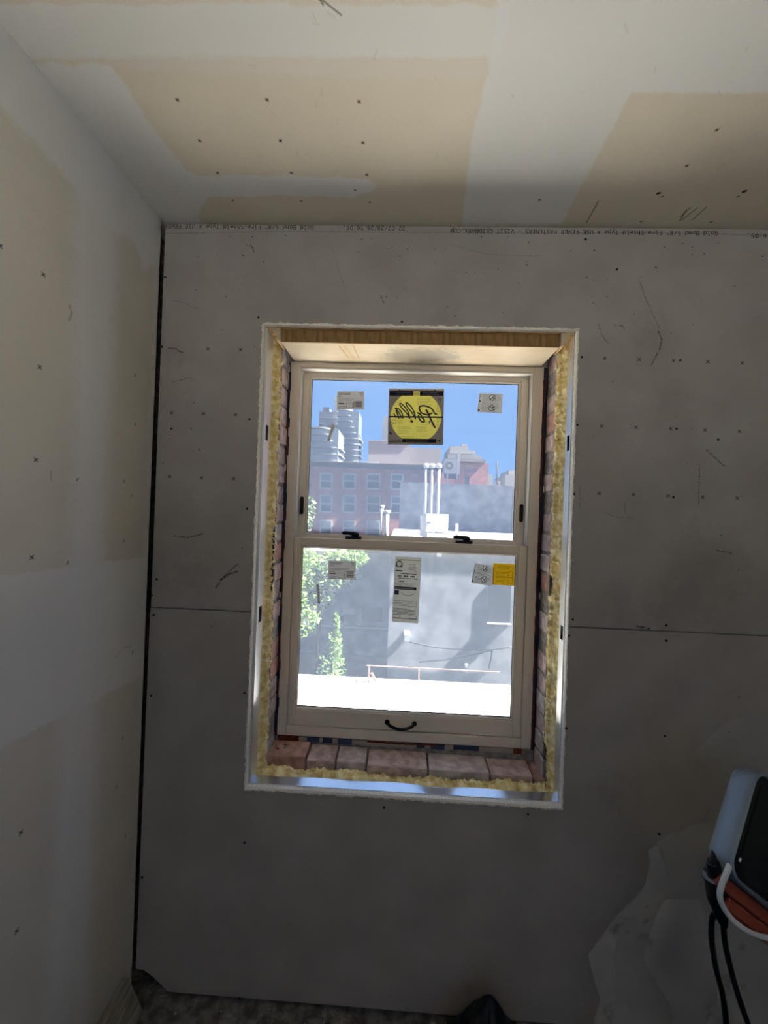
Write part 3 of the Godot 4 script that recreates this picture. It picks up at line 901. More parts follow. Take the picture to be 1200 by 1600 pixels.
func sticker(called: String, c: Array, z: float, img: Image, label: String, group := "", glow := 0.5) -> void:
	# corners: top left, top right, bottom right, bottom left
	var st := S()
	var P := []
	for k in 4: P.append(Vector3(c[k][0], c[k][1], z))
	var o := P[0] as Vector3
	var mid: Vector3 = (P[0] + P[2]) / 2.0
	var a := []
	st.set_normal(Vector3(0, 0, 1))
	var uv := [Vector2(0, 0), Vector2(1, 0), Vector2(1, 1), Vector2(0, 1)]
	var idx := [0, 1, 2, 0, 2, 3]
	for k in idx:
		st.set_uv(uv[k])
		st.add_vertex(P[k] - mid)
	for k in 4:      # the paper's thin edge
		var k2 := (k + 1) % 4
		for q in [[k, 0.0], [k2, -0.0003], [k2, 0.0], [k, 0.0], [k, -0.0003], [k2, -0.0003]]:
			st.set_uv(uv[q[0]])
			st.add_vertex(P[q[0]] - mid + Vector3(0, 0, q[1]))
	var mi := MeshInstance3D.new()
	mi.mesh = st.commit()
	mi.material_override = paper(img, glow)
	mi.name = numbered(called)
	mi.position = mid
	add_child(mi)
	tag(mi, label, "sticker", group)

func blank(w: int, h: int, c: Color) -> Image:
	var img := Image.create(w, h, false, Image.FORMAT_RGB8)
	img.fill(c)
	return img

func lines(img: Image, r: Rect2, n: int, c: Color, thick: int, seed_: int, full := 0.9) -> void:
	# rows of print too small to read
	var g := RandomNumberGenerator.new()
	g.seed = seed_
	for k in n:
		var y := r.position.y + r.size.y * (k + 0.5) / n
		var x := r.position.x
		var end := r.position.x + r.size.x * (full - 0.3 * g.randf())
		while x < end:
			var l := 2.0 + g.randf() * 7.0
			img.fill_rect(Rect2i(int(x), int(y), int(l), thick), c)
			x += l + 1.0 + g.randf() * 2.0

func stickers() -> void:
	var ink := Color(0.10, 0.10, 0.12)
	var white := Color(0.80, 0.80, 0.80)
	var zu := -0.2588
	var zl := -0.2208
	# the large square maker's sticker, read from behind
	var b := blank(400, 406, Color(0.50, 0.47, 0.44))
	for y in 406:
		for x in 400:
			var p := Vector2(x, y)
			if p.distance_to(Vector2(199, 205)) < 184.0: b.set_pixel(x, y, Color(0.93, 0.90, 0.46))
	b.fill_rect(Rect2i(0, 0, 400, 10), Color(0.74, 0.74, 0.72))
	lines(b, Rect2(90, 10, 240, 9), 1, ink, 4, 5, 1.2)
	b.fill_rect(Rect2i(6, 20, 170, 33), Color(0.07, 0.06, 0.12))
	b.fill_rect(Rect2i(225, 20, 170, 33), Color(0.07, 0.06, 0.12))
	b.fill_rect(Rect2i(176, 20, 49, 33), Color(0.88, 0.84, 0.42))
	lines(b, Rect2(180, 22, 40, 28), 4, Color(0.35, 0.33, 0.15), 3, 6, 1.2)
	lines(b, Rect2(50, 24, 110, 24), 2, Color(0.5, 0.5, 0.5), 3, 7, 1.1)
	lines(b, Rect2(250, 24, 110, 24), 2, Color(0.5, 0.5, 0.5), 3, 8, 1.1)
	for r in [[15, 70, 80, 60], [205, 62, 120, 60], [70, 225, 50, 36], [240, 235, 90, 30], [70, 272, 110, 60], [210, 272, 90, 40], [300, 225, 60, 24], [90, 340, 100, 20], [230, 320, 100, 30], [350, 60, 40, 260], [8, 240, 40, 90]]:
		lines(b, Rect2(r[0], r[1], r[2], r[3]), int(r[3] / 11), Color(0.45, 0.43, 0.22) if r[0] > 48 and r[0] < 345 else Color(0.3, 0.28, 0.27), 2, int(r[0] + r[1]))
	stroke(b, [Vector2(26, 228), Vector2(58, 228), Vector2(58, 252), Vector2(26, 252), Vector2(26, 228)], 2.0, Color(0.35, 0.33, 0.2))
	stroke(b, [Vector2(196, 265), Vector2(196, 370)], 1.5, Color(0.45, 0.43, 0.22))
	stroke(b, [Vector2(168, 235), Vector2(172, 240)], 17.0, Color(0.25, 0.22, 0.2))
	b.fill_rect(Rect2i(296, 230, 7, 22), ink)
	b.fill_rect(Rect2i(306, 232, 5, 18), Color(0.85, 0.85, 0.8))
	b.fill_rect(Rect2i(5, 200, 392, 11), Color(0.07, 0.06, 0.12))
	b.fill_rect(Rect2i(105, 363, 246, 27), Color(0.05, 0.05, 0.09))
	lines(b, Rect2(130, 366, 190, 22), 2, Color(0.5, 0.48, 0.3), 3, 11, 1.1)
	lines(b, Rect2(8, 364, 92, 26), 2, Color(0.16, 0.15, 0.15), 8, 12, 1.2)
	stroke(b, [Vector2(362, 376), Vector2(376, 370), Vector2(374, 386)], 5.0, ink)
	stroke(b, [Vector2(360, 80), Vector2(376, 76), Vector2(374, 100)], 4.0, Color(0.2, 0.19, 0.18))
	stroke(b, [Vector2(14, 322), Vector2(24, 328)], 12.0, Color(0.2, 0.19, 0.18))
	for x in [78, 330]: stroke(b, [Vector2(x, 12), Vector2(x + 2, 12)], 9.0, ink)
	# the script lettering: it reads «Pella» from the street
	var sc := func(pts: Array, wd: float) -> void:
		var q := []
		for p in pts: q.append(Vector3((p[0] - 180) / 860.0 * 400.0, (p[1] - 122) / 868.0 * 406.0, 0))
		var flat := []
		for v in curve(q, 6): flat.append(Vector2(v.x, v.y))
		stroke(b, flat, wd, Color(0.23, 0.20, 0.17), 0.95)
	sc.call([[930, 520], [900, 500], [850, 430], [770, 395], [690, 392], [658, 425], [690, 490], [750, 520], [800, 525], [860, 500]], 10.0)
	sc.call([[770, 455], [800, 505], [830, 570], [870, 650], [908, 720]], 13.0)
	sc.call([[640, 500], [680, 520], [700, 560], [735, 600], [740, 635], [700, 630], [665, 590], [650, 545]], 11.0)
	sc.call([[605, 590], [590, 510], [550, 430], [500, 370], [455, 345], [465, 390], [510, 450], [560, 510], [600, 575]], 9.0)
	sc.call([[515, 585], [495, 500], [445, 420], [390, 365], [355, 358], [375, 405], [425, 460], [475, 515], [505, 570]], 9.0)
	sc.call([[410, 580], [390, 500], [345, 445], [290, 430], [330, 475], [365, 530], [380, 575]], 9.0)
	sc.call([[345, 580], [325, 520], [300, 470]], 10.0)
	sc.call([[300, 575], [285, 540], [268, 515]], 7.0)
	sticker("maker_sticker", [[0.7285, 2.0085], [0.933, 2.0125], [0.936, 1.8035], [0.7315, 1.8]], zu, b, "large square sticker with a yellow disc and script lettering on the upper pane")
	# white data labels, one on each pane
	var data := func(sd: int) -> Image:
		var i := blank(220, 150, white)
		lines(i, Rect2(12, 8, 110, 22), 2, ink, 5, sd, 0.95)
		lines(i, Rect2(12, 34, 46, 10), 1, ink, 5, sd + 1, 0.95)
		lines(i, Rect2(12, 54, 190, 24), 2, Color(0.2, 0.2, 0.22), 3, sd + 2, 0.85)
		lines(i, Rect2(12, 82, 50, 10), 1, Color(0.25, 0.25, 0.27), 4, sd + 3)
		i.fill_rect(Rect2i(12, 99, 48, 8), Color(0.05, 0.05, 0.06))
		lines(i, Rect2(12, 122, 70, 22), 2, Color(0.12, 0.12, 0.14), 4, sd + 4, 0.95)
		stroke(i, [Vector2(78, 98), Vector2(126, 98), Vector2(126, 136), Vector2(78, 136), Vector2(78, 98)], 2.0, Color(0.3, 0.3, 0.32))
		for k in 10: i.fill_rect(Rect2i(150, 82 + k * 5, 54, [3, 2, 4, 3, 1, 3, 4, 2, 3, 4][k]), Color(0.12, 0.12, 0.15))
		stroke(i, [Vector2(134, 84), Vector2(142, 94), Vector2(134, 104), Vector2(142, 116), Vector2(134, 130), Vector2(142, 140)], 4.0, Color(0.2, 0.2, 0.22))
		lines(i, Rect2(180, 8, 36, 10), 1, ink, 5, sd + 6, 1.0)
		stroke(i, [Vector2(190, 40), Vector2(200, 22), Vector2(208, 40)], 3.0, Color(0.45, 0.42, 0.35))
		return i
	sticker("data_label", [[0.536, 1.993], [0.6375, 1.995], [0.6385, 1.927], [0.537, 1.926]], zu, data.call(50), "white data label with a striped code on the upper pane", "", 0.45)
	sticker("data_label", [[0.532, 1.365], [0.6335, 1.366], [0.6335, 1.298], [0.534, 1.297]], zl, data.call(60), "white data label with a striped code on the lower pane", "", 0.45)
	# care labels with round no-go signs
	var care := blank(150, 130, Color(0.80, 0.82, 0.82))
	lines(care, Rect2(24, 6, 120, 118), 13, Color(0.42, 0.44, 0.46), 3, 70, 0.95)
	care.fill_rect(Rect2i(6, 50, 8, 10), ink)
	care.fill_rect(Rect2i(4, 112, 10, 10), ink)
	for k in 9: care.fill_rect(Rect2i(5, 8 + k * 12, 4, 8), Color(0.4, 0.42, 0.45))
	for cy in [26, 98]:
		fill(care, circle(Vector2(86, cy), 19), Color(0.85, 0.86, 0.86), 1.0, 0.0, 0.0)
		var ci := []
		for k in 25: ci.append(Vector2(86, cy) + Vector2.from_angle(TAU * k / 24) * 18.0)
		stroke(care, ci, 3.5, ink)
		stroke(care, [Vector2(73, cy + (13 if cy < 50 else -13)), Vector2(99, cy - (13 if cy < 50 else -13))], 4.0, ink)
		stroke(care, [Vector2(92, cy + (5 if cy < 50 else -5)), Vector2(94, cy + (5 if cy < 50 else -5))], 9.0, ink)
	sticker("care_label", [[1.062, 1.999], [1.148, 1.998], [1.146, 1.927], [1.057, 1.929]], zu, care, "small grey care label with two round signs on the upper pane", "", 0.5)
	sticker("care_label", [[1.062, 1.378], [1.127, 1.369], [1.124, 1.298], [1.050, 1.306]], zl, care, "tilted grey care label beside the yellow card on the lower pane", "", 0.5)
	var yel := blank(160, 156, Color(0.93, 0.76, 0.13))
	lines(yel, Rect2(40, 10, 90, 24), 2, Color(0.35, 0.26, 0.05), 4, 81, 1.0)
	lines(yel, Rect2(22, 58, 80, 84), 9, Color(0.66, 0.5, 0.08), 3, 82, 0.95)
	for q in [[108, 56, 32, 40], [108, 98, 32, 40]]: stroke(yel, [Vector2(q[0], q[1]), Vector2(q[0] + q[2], q[1]), Vector2(q[0] + q[2], q[1] + q[3]), Vector2(q[0], q[1] + q[3]), Vector2(q[0], q[1])], 2.0, Color(0.6, 0.45, 0.06))
	yel.fill_rect(Rect2i(0, 30, 9, 124), Color(0.66, 0.46, 0.05))
	sticker("yellow_card", [[1.1265, 1.38], [1.2065, 1.379], [1.2055, 1.3015], [1.1255, 1.3025]], zl + 0.0008, yel, "yellow instruction card at the edge of the lower pane", "", 0.42)
	# the tall rating label
	var nf := blank(180, 450, Color(0.80, 0.81, 0.78))
	lines(nf, Rect2(12, 12, 160, 12), 1, Color(0.25, 0.25, 0.25), 5, 90, 1.1)
	fill(nf, PackedVector2Array([Vector2(8, 70), Vector2(8, 45), Vector2(16, 32), Vector2(30, 26), Vector2(44, 32), Vector2(52, 45), Vector2(52, 70)]), ink, 1.0, 0.0, 0.0)
	fill(nf, circle(Vector2(30, 50), 16), Color(0.78, 0.78, 0.77), 1.0, 0.0, 0.0)
	lines(nf, Rect2(98, 44, 60, 56), 6, Color(0.22, 0.22, 0.22), 3, 91, 0.9)
	nf.fill_rect(Rect2i(8, 94, 46, 8), ink)
	lines(nf, Rect2(40, 108, 110, 10), 1, ink, 6, 92, 1.1)
	for p in [[24, 122], [66, 122], [112, 122], [34, 158]]: lines(nf, Rect2(p[0], p[1], 28, 12), 1, ink, 10, 93 + p[0], 1.1)
	lines(nf, Rect2(30, 140, 120, 10), 1, ink, 6, 95, 1.1)
	lines(nf, Rect2(8, 178, 160, 22), 3, Color(0.4, 0.4, 0.4), 3, 96, 1.0)
	nf.fill_rect(Rect2i(6, 205, 150, 20), ink)
	lines(nf, Rect2(12, 209, 130, 10), 1, Color(0.65, 0.65, 0.65), 4, 97, 1.1)
	nf.fill_rect(Rect2i(8, 232, 30, 30), Color(0.13, 0.12, 0.22))
	stroke(nf, [Vector2(54, 244), Vector2(64, 254), Vector2(90, 264), Vector2(120, 262), Vector2(142, 246)], 4.0, Color(0.2, 0.2, 0.22), 0.9, 0.9)
	lines(nf, Rect2(8, 300, 150, 40), 4, Color(0.4, 0.4, 0.4), 3, 98, 1.0)
	lines(nf, Rect2(8, 350, 156, 48), 6, Color(0.22, 0.22, 0.22), 4, 99, 1.0)
	stroke(nf, [Vector2(8, 302), Vector2(160, 302), Vector2(160, 344)], 1.5, Color(0.35, 0.35, 0.35))
	stroke(nf, [Vector2(8, 402), Vector2(54, 402), Vector2(54, 420), Vector2(8, 420)], 1.5, Color(0.25, 0.25, 0.25))
	stroke(nf, [Vector2(118, 402), Vector2(166, 402), Vector2(166, 420), Vector2(118, 420), Vector2(118, 402)], 1.5, Color(0.25, 0.25, 0.25))
	nf.fill_rect(Rect2i(4, 421, 168, 4), Color(0.3, 0.3, 0.3))
	sticker("rating_label", [[0.775, 1.390], [0.8695, 1.388], [0.8665, 1.1515], [0.771, 1.154]], zl, nf, "tall white energy rating label on the lower pane", "", 0.5)
	# narrow numbered strips
	var slip := blank(30, 180, Color(0.78, 0.78, 0.74))
	for k in 6: stroke(slip, [Vector2(9, 12 + k * 28), Vector2(21, 16 + k * 28), Vector2(10, 30 + k * 28)], 5.0, ink, 0.9, 0.7)
	sticker("number_slip", [[0.5225, 1.872], [0.5335, 1.868], [0.514, 1.804], [0.5035, 1.807]], zu, slip, "narrow leaning number slip on the upper pane", "", 0.4)
	sticker("number_slip", [[0.4915, 1.277], [0.5015, 1.275], [0.5105, 1.205], [0.5005, 1.207]], zl, slip, "narrow number slip on the lower pane", "", 0.4)

func circle(c: Vector2, r: float) -> PackedVector2Array:
	var p := PackedVector2Array()
	for k in 24: p.append(c + Vector2.from_angle(TAU * k / 24) * r)
	return p

# ------------------------------------------------------------------ things in the room

func clutter() -> void:
	# a loose trim board along the foot of the side wall
	var st := S()
	var a := on_x(199, 1527, 0.012)
	prism(st, PackedVector2Array([Vector2(0.003, a.y), Vector2(0.016, a.y - 0.002), Vector2(0.064, 0.012), Vector2(0.062, 0.001), Vector2(0.048, 0.001)]), func(p, t): return Vector3(p.x, p.y, t), a.z, 1.6)
	var o := obj("trim_board", st, rough_mat(Color(0.46, 0.44, 0.40), Color(0.62, 0.60, 0.55), Vector3(20, 20, 1.5), 0.05, 0.9, 60))
	tag(o, "weathered grey trim board leaning along the foot of the taped wall", "board")
	# crumbs of plaster on the floor
	var g := RandomNumberGenerator.new()
	g.seed = 5
	st = S()
	for k in 160:
		var s := 0.0015 + 0.0035 * g.randf() * g.randf()
		var p := Vector3(0.07 + g.randf() * 0.78, s * 0.5, 0.01 + g.randf() * 0.25)
		cb(st, Vector3(-s, -s * 0.5, -s * 0.8), Vector3(s, s * 0.5, s * 0.8), s * 0.3, Basis(Vector3(0.2, 1, 0.1).normalized(), g.randf() * 6.0), p)
	o = obj("plaster_crumbs", st, mat(Color(0.62, 0.60, 0.57), 0.95))
	tag(o, "pale plaster crumbs scattered on the floor along the drywall", "debris", "", "stuff")

	# black bag standing on the floor: its gathered tip shows
	nz.frequency = 1.0
	st = S(false)
	var bp := on_z(766, 1556, 0.14)
	var h := bp.y
	sheet(st, 40, 48, func(u, v):
		var t: float = v * TAU
		var y: float = h * (1.0 - u)
		var r := 0.004 + 0.052 * pow(clampf(u / 0.30, 0, 1), 0.85) + 0.06 * smoothstep(0.25, 0.75, u)
		r *= 1.0 + 0.16 * sin(t * 5.0 + u * 4.0) * smoothstep(0.0, 0.2, u) + 0.18 * nz.get_noise_3d(cos(t) * 2.0, sin(t) * 2.0, u * 6.0)
		return Vector3(cos(t) * r, y, sin(t) * r * 0.9), Vector3.UP)
	o = obj("rubbish_bag", st, mat(Color(0.02, 0.02, 0.022), 0.45, 0.0, 0.5))
	o.position = Vector3(bp.x, 0.0, 0.14)
	tag(o, "black plastic rubbish bag with a gathered tip against the drywall", "bag")

	# clear plastic sheeting hung beside the work light
	var left := [[1116, 1156], [1135, 1128], [1155, 1106], [1175, 1085], [1215, 1102], [1255, 1112], [1285, 1094], [1297, 1056], [1325, 1011], [1345, 1015], [1385, 1007], [1402, 990], [1440, 956], [1492, 918], [1530, 928], [1560, 938], [1600, 926], [1680, 915]]
	var film := StandardMaterial3D.new()
	film.transparency = BaseMaterial3D.TRANSPARENCY_ALPHA
	film.albedo_color = Color(0.82, 0.83, 0.82, 0.27)
	film.roughness = 0.55
	film.metallic_specular = 0.5
	film.cull_mode = BaseMaterial3D.CULL_DISABLED
	var edge_at := func(y: float) -> float:
		for k in left.size() - 1:
			if y <= left[k + 1][0]: return lerpf(left[k][1], left[k + 1][1], clampf((y - left[k][0]) / (left[k + 1][0] - left[k][0]), 0, 1))
		return left[-1][1]
	nz.seed = 12
	var drape := func(u: float, v: float) -> Vector3:
		var py := lerpf(1117, 1680, u)
		var px: float = lerpf(edge_at.call(py), 1330.0, v)
		var folds := 0.035 * sin((px - 900) * 0.030 + (py - 1100) * 0.012 + 2.0 * nz.get_noise_2d(px * 0.004, py * 0.003)) + 0.03 * absf(nz.get_noise_2d(px * 0.012, py * 0.006)) + 0.02 * absf(nz.get_noise_2d(px * 0.03 + 9, py * 0.02))
		var z := 0.045 + 0.10 * u * v + folds * (0.25 + 0.75 * u)
		return on_z(px, py, maxf(0.006, z))
	var ps := thing("plastic_sheet", "crumpled clear plastic sheeting hanging against the drywall behind the work light", "plastic sheet")
	st = S(false)
	sheet(st, 50, 46, func(u, v): return drape.call(0.3 + 0.7 * u, v), Vector3(0, 0, 1))
	obj("film", st, film, ps)
	st = S(false)
	sheet(st, 24, 30, func(u, v): return drape.call(0.3 * u, v), Vector3(0, 0, 1))
	var thin_film: StandardMaterial3D = film.duplicate()
	thin_film.albedo_color.a = 0.12
	obj("single_layer", st, thin_film, ps)
	st = S(false)
	sheet(st, 50, 4, func(u, v): return drape.call(0.36 + 0.64 * u, v * (0.04 + 0.05 * absf(sin(u * 9.0)))) + Vector3(0, 0, 0.006), Vector3(0, 0, 1))
	obj("folded_hem", st, film, ps)
	st = S(false)
	sheet(st, 40, 12, func(u, v): return drape.call(0.5 + 0.5 * u, 0.12 + 0.25 * u + v * (0.16 + 0.1 * sin(u * 5.0))) + Vector3(0, 0, 0.012), Vector3(0, 0, 1))
	obj("loose_fold", st, film, ps)
	nz.frequency = 0.03

	# work light: a rounded grey shell with a black face, on an orange bracket
	var zf := 0.53
	var corner := on_z(1140, 1364, 0.45)
	var wl := thing("work_light", "grey shelled rectangular work light with a black face on an orange bracket", "work light", Vector3.ZERO)
	var lx := Vector3(0.80, -0.60, -0.04).normalized()
	var lz := lx.cross(Vector3(0.55, 0.75, -0.37)).normalized()
	var lb := Basis(lx, lz.cross(lx), lz)
	var hw := 0.16; var hh := 0.110; var rr := 0.034; var dep := 0.05
	var mid := corner + lb * Vector3(hw - 0.004, hh - 0.004, 0)
	var rect := func(grow: float) -> PackedVector2Array:
		var p := PackedVector2Array()
		for q in [[1, 1, 0], [-1, 1, 1], [-1, -1, 2], [1, -1, 3]]:
			for k in 9:
				var t: float = (q[2] + k / 8.0) * PI / 2
				p.append(Vector2(q[0] * (hw - rr), q[1] * (hh - rr)) + Vector2.from_angle(t) * (rr + grow))
		return p
	var plc := func(p: Vector2, t: float) -> Vector3: return mid + lb * Vector3(p.x, p.y, t)
	var prof := [[-dep + 0.004, -0.010], [-dep, -0.004], [-dep * 0.6, 0.0], [-0.003, 0.0], [0.0, -0.002], [0.0, -0.006], [-0.006, -0.008]]
	st = S(false)
	for k in prof.size() - 1:
		var p0: PackedVector2Array = rect.call(prof[k][1])
		var p1: PackedVector2Array = rect.call(prof[k + 1][1])
		for i in p0.size():
			var j := (i + 1) % p0.size()
			quad(st, plc.call(p0[i], prof[k][0]), plc.call(p0[j], prof[k][0]), plc.call(p1[j], prof[k + 1][0]), plc.call(p1[i], prof[k + 1][0]), lb * Vector3(p0[i].x, p0[i].y, 0.02))
	obj("shell", st, mat(Color(0.46, 0.52, 0.58), 0.42, 0.3, 0.5), wl)
	st = S()
	prism(st, rect.call(-0.008), plc, -dep + 0.004, -0.006)
	obj("face", st, mat(Color(0.05, 0.05, 0.055), 0.5, 0.0, 0.4), wl)
	st = S()
	prism(st, rect.call(-0.024), plc, -0.006, -0.0045)
	obj("lens", st, mat(Color(0.025, 0.025, 0.03), 0.3, 0.0, 0.4), wl)
	st = S(false)
	tube(st, [plc.call(Vector2(-hw + 0.022, -hh + 0.034), -0.004), plc.call(Vector2(-hw + 0.022, -hh + 0.042), -0.0035)], 0.0022, 8)
	obj("rivet", st, M.galv, wl)
	var orange := mat(Color(0.52, 0.24, 0.17), 0.5, 0.0, 0.4)
	st = S()
	for q in [[-hw + 0.012, hw - 0.01, -hh - 0.026, -hh - 0.001, -0.05, -0.02], [-hw + 0.045, hw - 0.01, -hh - 0.052, -hh - 0.028, -0.05, -0.02]]:
		cb(st, Vector3(q[0], q[2], q[4]), Vector3(q[1], q[3], q[5]), 0.003, lb, mid)
	cb(st, Vector3(-0.02, -hh - 0.03, -0.045), Vector3(0.02, -hh - 0.02, -0.025), 0.0, lb, mid)
	obj("bracket", st, orange, wl)
	# its stand goes down to the floor, mostly beyond the frame
	st = S(false)
	var foot: Vector3 = mid + lb * Vector3(0.04, -hh - 0.04, -0.035)
	tube(st, [foot, Vector3(foot.x + 0.05, 0.02, foot.z - 0.03)], 0.014, 12)
	tube(st, [Vector3(foot.x - 0.12, 0.016, foot.z + 0.12), Vector3(foot.x + 0.22, 0.016, foot.z - 0.16)], 0.014, 10)
	tube(st, [Vector3(foot.x - 0.12, 0.016, foot.z - 0.16), Vector3(foot.x + 0.22, 0.016, foot.z + 0.12)], 0.014, 10)
	obj("stand", st, M.black, wl)

	# cords
	var zc := 0.42
	var at := func(list: Array) -> Array:
		var r := []
		for p in list: r.append(on_z(p[0], p[1], p[2] if p.size() > 2 else zc))
		return curve(r, 8)
	var pc := thing("power_cord", "black power cord with plug and socket joined under the work light", "cord")
	st = S(false)
	tube(st, at.call([[1128, 1296, 0.36], [1118, 1322, 0.39], [1114, 1345], [1115, 1352]]), 0.0053, 10)
	tube(st, at.call([[1116, 1428], [1112, 1440], [1112, 1470], [1118, 1510], [1130, 1560], [1136, 1620], [1140, 1700]]), 0.0050, 10)
	tube(st, at.call([[1130, 1442], [1134, 1480], [1146, 1530], [1160, 1575], [1176, 1620], [1200, 1700]]), 0.0050, 10)
	obj("cord", st, M.black, pc)
	st = S(false)
	tube(st, [on_z(1114, 1346, zc), on_z(1115, 1352, zc), on_z(1117, 1372, zc)], [0.0100, 0.0124, 0.0136], 14)
	obj("plug", st, M.black, pc)
	st = S(false)
	tube(st, [on_z(1113, 1366, zc), on_z(1118, 1372, zc), on_z(1121, 1405, zc), on_z(1127, 1430, zc), on_z(1131, 1446, zc)], [0.0195, 0.0195, 0.0177, 0.0118, 0.0070], 14)
	obj("socket", st, M.black, pc)
	for q in [[1114, 1347, 0.0104], [1116, 1369, 0.0198]]:
		st = S(false)
		tube(st, [on_z(q[0], q[1], zc), on_z(q[0] + 0.2, q[1] + 1.5, zc)], q[2], 14)
		obj("collar", st, mat(Color(0.5, 0.5, 0.52), 0.5), pc)
	st = S(false)
	tube(st, at.call([[1144, 1340, 0.41], [1136, 1362, 0.455], [1127, 1385, 0.47], [1125, 1402, 0.47], [1133, 1422, 0.47], [1150, 1442, 0.465], [1175, 1458, 0.46], [1205, 1466, 0.45], [1250, 1470, 0.44]]), 0.0050, 10)
	o = obj("white_cable", st, mat(Color(0.80, 0.82, 0.84), 0.5))
	tag(o, "white cable looping under the work light", "cable")

# ------------------------------------------------------------------ outside

func zbox(called: String, px0: float, py0: float, px1: float, py1: float, z: float, depth: float, m: Material, parent: Node, c := 0.0, grounded := false) -> MeshInstance3D:
	# an upright box whose front face, at z, covers those pixels of the photograph
	var a := on_z(px0, py0, z)
	var b := on_z(px1, py1, z)
	var y0 := minf(a.y, b.y)
	if grounded: y0 = -4.0
	return box(called, Vector3(minf(a.x, b.x), y0, z - depth), Vector3(maxf(a.x, b.x), maxf(a.y, b.y), z), m, parent, c)

func outside() -> void:
	var roof_m := rough_mat(Color(0.84, 0.83, 0.81), Color(0.91, 0.905, 0.89), Vector3(0.8, 0.8, 0.8), 0.3, 0.95, 70)
	var stucco := rough_mat(Color(0.42, 0.43, 0.45), Color(0.52, 0.53, 0.55), Vector3(0.25, 0.25, 0.25), 0.0, 0.95, 71)
	var brick := rough_mat(Color(0.48, 0.31, 0.30), Color(0.57, 0.38, 0.36), Vector3(0.3, 0.3, 0.3), 0.0, 0.95, 73)
	var pale := mat(Color(0.62, 0.62, 0.61), 0.9)
	var whitem := mat(Color(0.66, 0.67, 0.68), 0.7)
	var pane := mat(Color(0.30, 0.31, 0.33), 0.1, 0.0, 0.7)
	var darkp := mat(Color(0.17, 0.18, 0.20), 0.2)
	var ground := struct_box("ground", Vector3(-60, -4.2, -220), Vector3(80, -4.0, -3.5), rough_mat(Color(0.16, 0.17, 0.14), Color(0.24, 0.24, 0.21), Vector3(0.3, 0.3, 0.3), 0.0, 0.95, 74), "yard and street level far below the window")

	# the low roof outside the window
	var ry := -0.3
	var e0 := on_y(460, 1053, ry)
	var rf := thing("low_roof", "sunlit white flat roof just below the window", "roof", Vector3.ZERO, "", "structure")
	box("roof_deck", Vector3(-1.9, ry - 3.6, e0.z), Vector3(6, ry, -0.33), roof_m, rf)
	# wall added out of view so that its shadow limits the sunlit roof
	var nb := box("added_shade_wall", Vector3(4.45, -3.9, -4.2), Vector3(6.0, 2.3, -0.34), brick)
	tag(nb, "unseen brick wall added to shade one side of the white roof", "", "", "structure")
	for k in 7:
		box("lap_seam", Vector3(-1.9, ry, -0.7 - k * 0.42), Vector3(4.45, ry + 0.004, -0.68 - k * 0.42), roof_m, rf)
	var rt := box("added_terrace", Vector3(-9, -3.9, RZ + 0.2), Vector3(12, ry, RZ + 6.0), mat(Color(0.75, 0.75, 0.75), 0.95))  # unseen terrace, added to bounce light in through the fill window
	tag(rt, "unseen pale terrace added to bounce daylight into the fill window", "", "", "structure")
	var rail := thing("low_railing", "low weathered wooden railing along the far edge of the white roof", "railing")
	var rz := e0.z + 0.12
	var wood := mat(Color(0.33, 0.28, 0.25), 0.9)
	for p in [[577, 1040], [655, 1047]]:
		var t := on_z(p[0], p[1], rz)
		box("post", Vector3(t.x - 0.009, ry, rz - 0.012), Vector3(t.x + 0.009, t.y + 0.01, rz + 0.02), wood, rail)
	var ra := on_z(572, 1041, rz)
	var rb := on_z(782, 1052, rz)
	var st := S()
	cb(st, Vector3(ra.x, ra.y - 0.006, rz - 0.03), Vector3(rb.x, ra.y + 0.005, rz - 0.018))
	obj("rail", st, wood, rail)
	st = S()
	cb(st, Vector3(-0.012, 0, -0.012), Vector3(0.012, 0.12, 0.012), 0.0, Basis(Vector3(0, 0, 1), 0.5), Vector3(on_z(588, 1063, rz).x, ry, rz))
	obj("brace", st, wood, rail)

	# grey stucco house across the yard
	var sz := -9.0
	var sb := thing("stucco_house", "pale grey stucco house wall across the yard, with one window", "house")
	var sl := on_z(606, 1000, sz).x
	var stop := on_z(700, 851, sz).y
	box("wall", Vector3(sl, -4.0, sz - 8.0), Vector3(sl + 9.0, stop, sz), stucco, sb)
	box("roof_edge", Vector3(sl - 0.05, stop, sz - 8.0), Vector3(sl + 9.0, stop + 0.06, sz + 0.05), mat(Color(0.45, 0.45, 0.46), 0.9), sb)
	var win := zbox("window", 764, 912, 797, 974, sz + 0.03, 0.06, darkp, sb)
	zbox("sill", 762, 974, 799, 977, sz + 0.12, 0.2, whitem, sb)
	zbox("wall_box", 632, 992, 640, 1002, sz + 0.35, 0.35, whitem, sb)
	zbox("wall_box", 683, 863, 690, 870, sz + 0.35, 0.35, whitem, sb)
	zbox("wall_box", 727, 1038, 731, 1043, sz + 0.1, 0.1, whitem, sb)
	var cab := thing("overhead_cable", "dark cable sagging across the grey stucco wall", "cable")
	for c in [[[[640, 1003], [680, 1011], [720, 1014], [760, 1015], [800, 1011]]], [[[655, 1034], [700, 1030], [740, 1022], [770, 1016]]], [[[764, 1044], [767, 1030], [769, 1016]]]]:
		st = S(false)
		var pts := []
		for p in c[0]: pts.append(on_z(p[0], p[1], sz + 0.06))
		tube(st, curve(pts, 5), 0.018, 6)
		obj("strand", st, M.black, cab)

	# flues and a cabinet on its roof
	var vz := -11.0
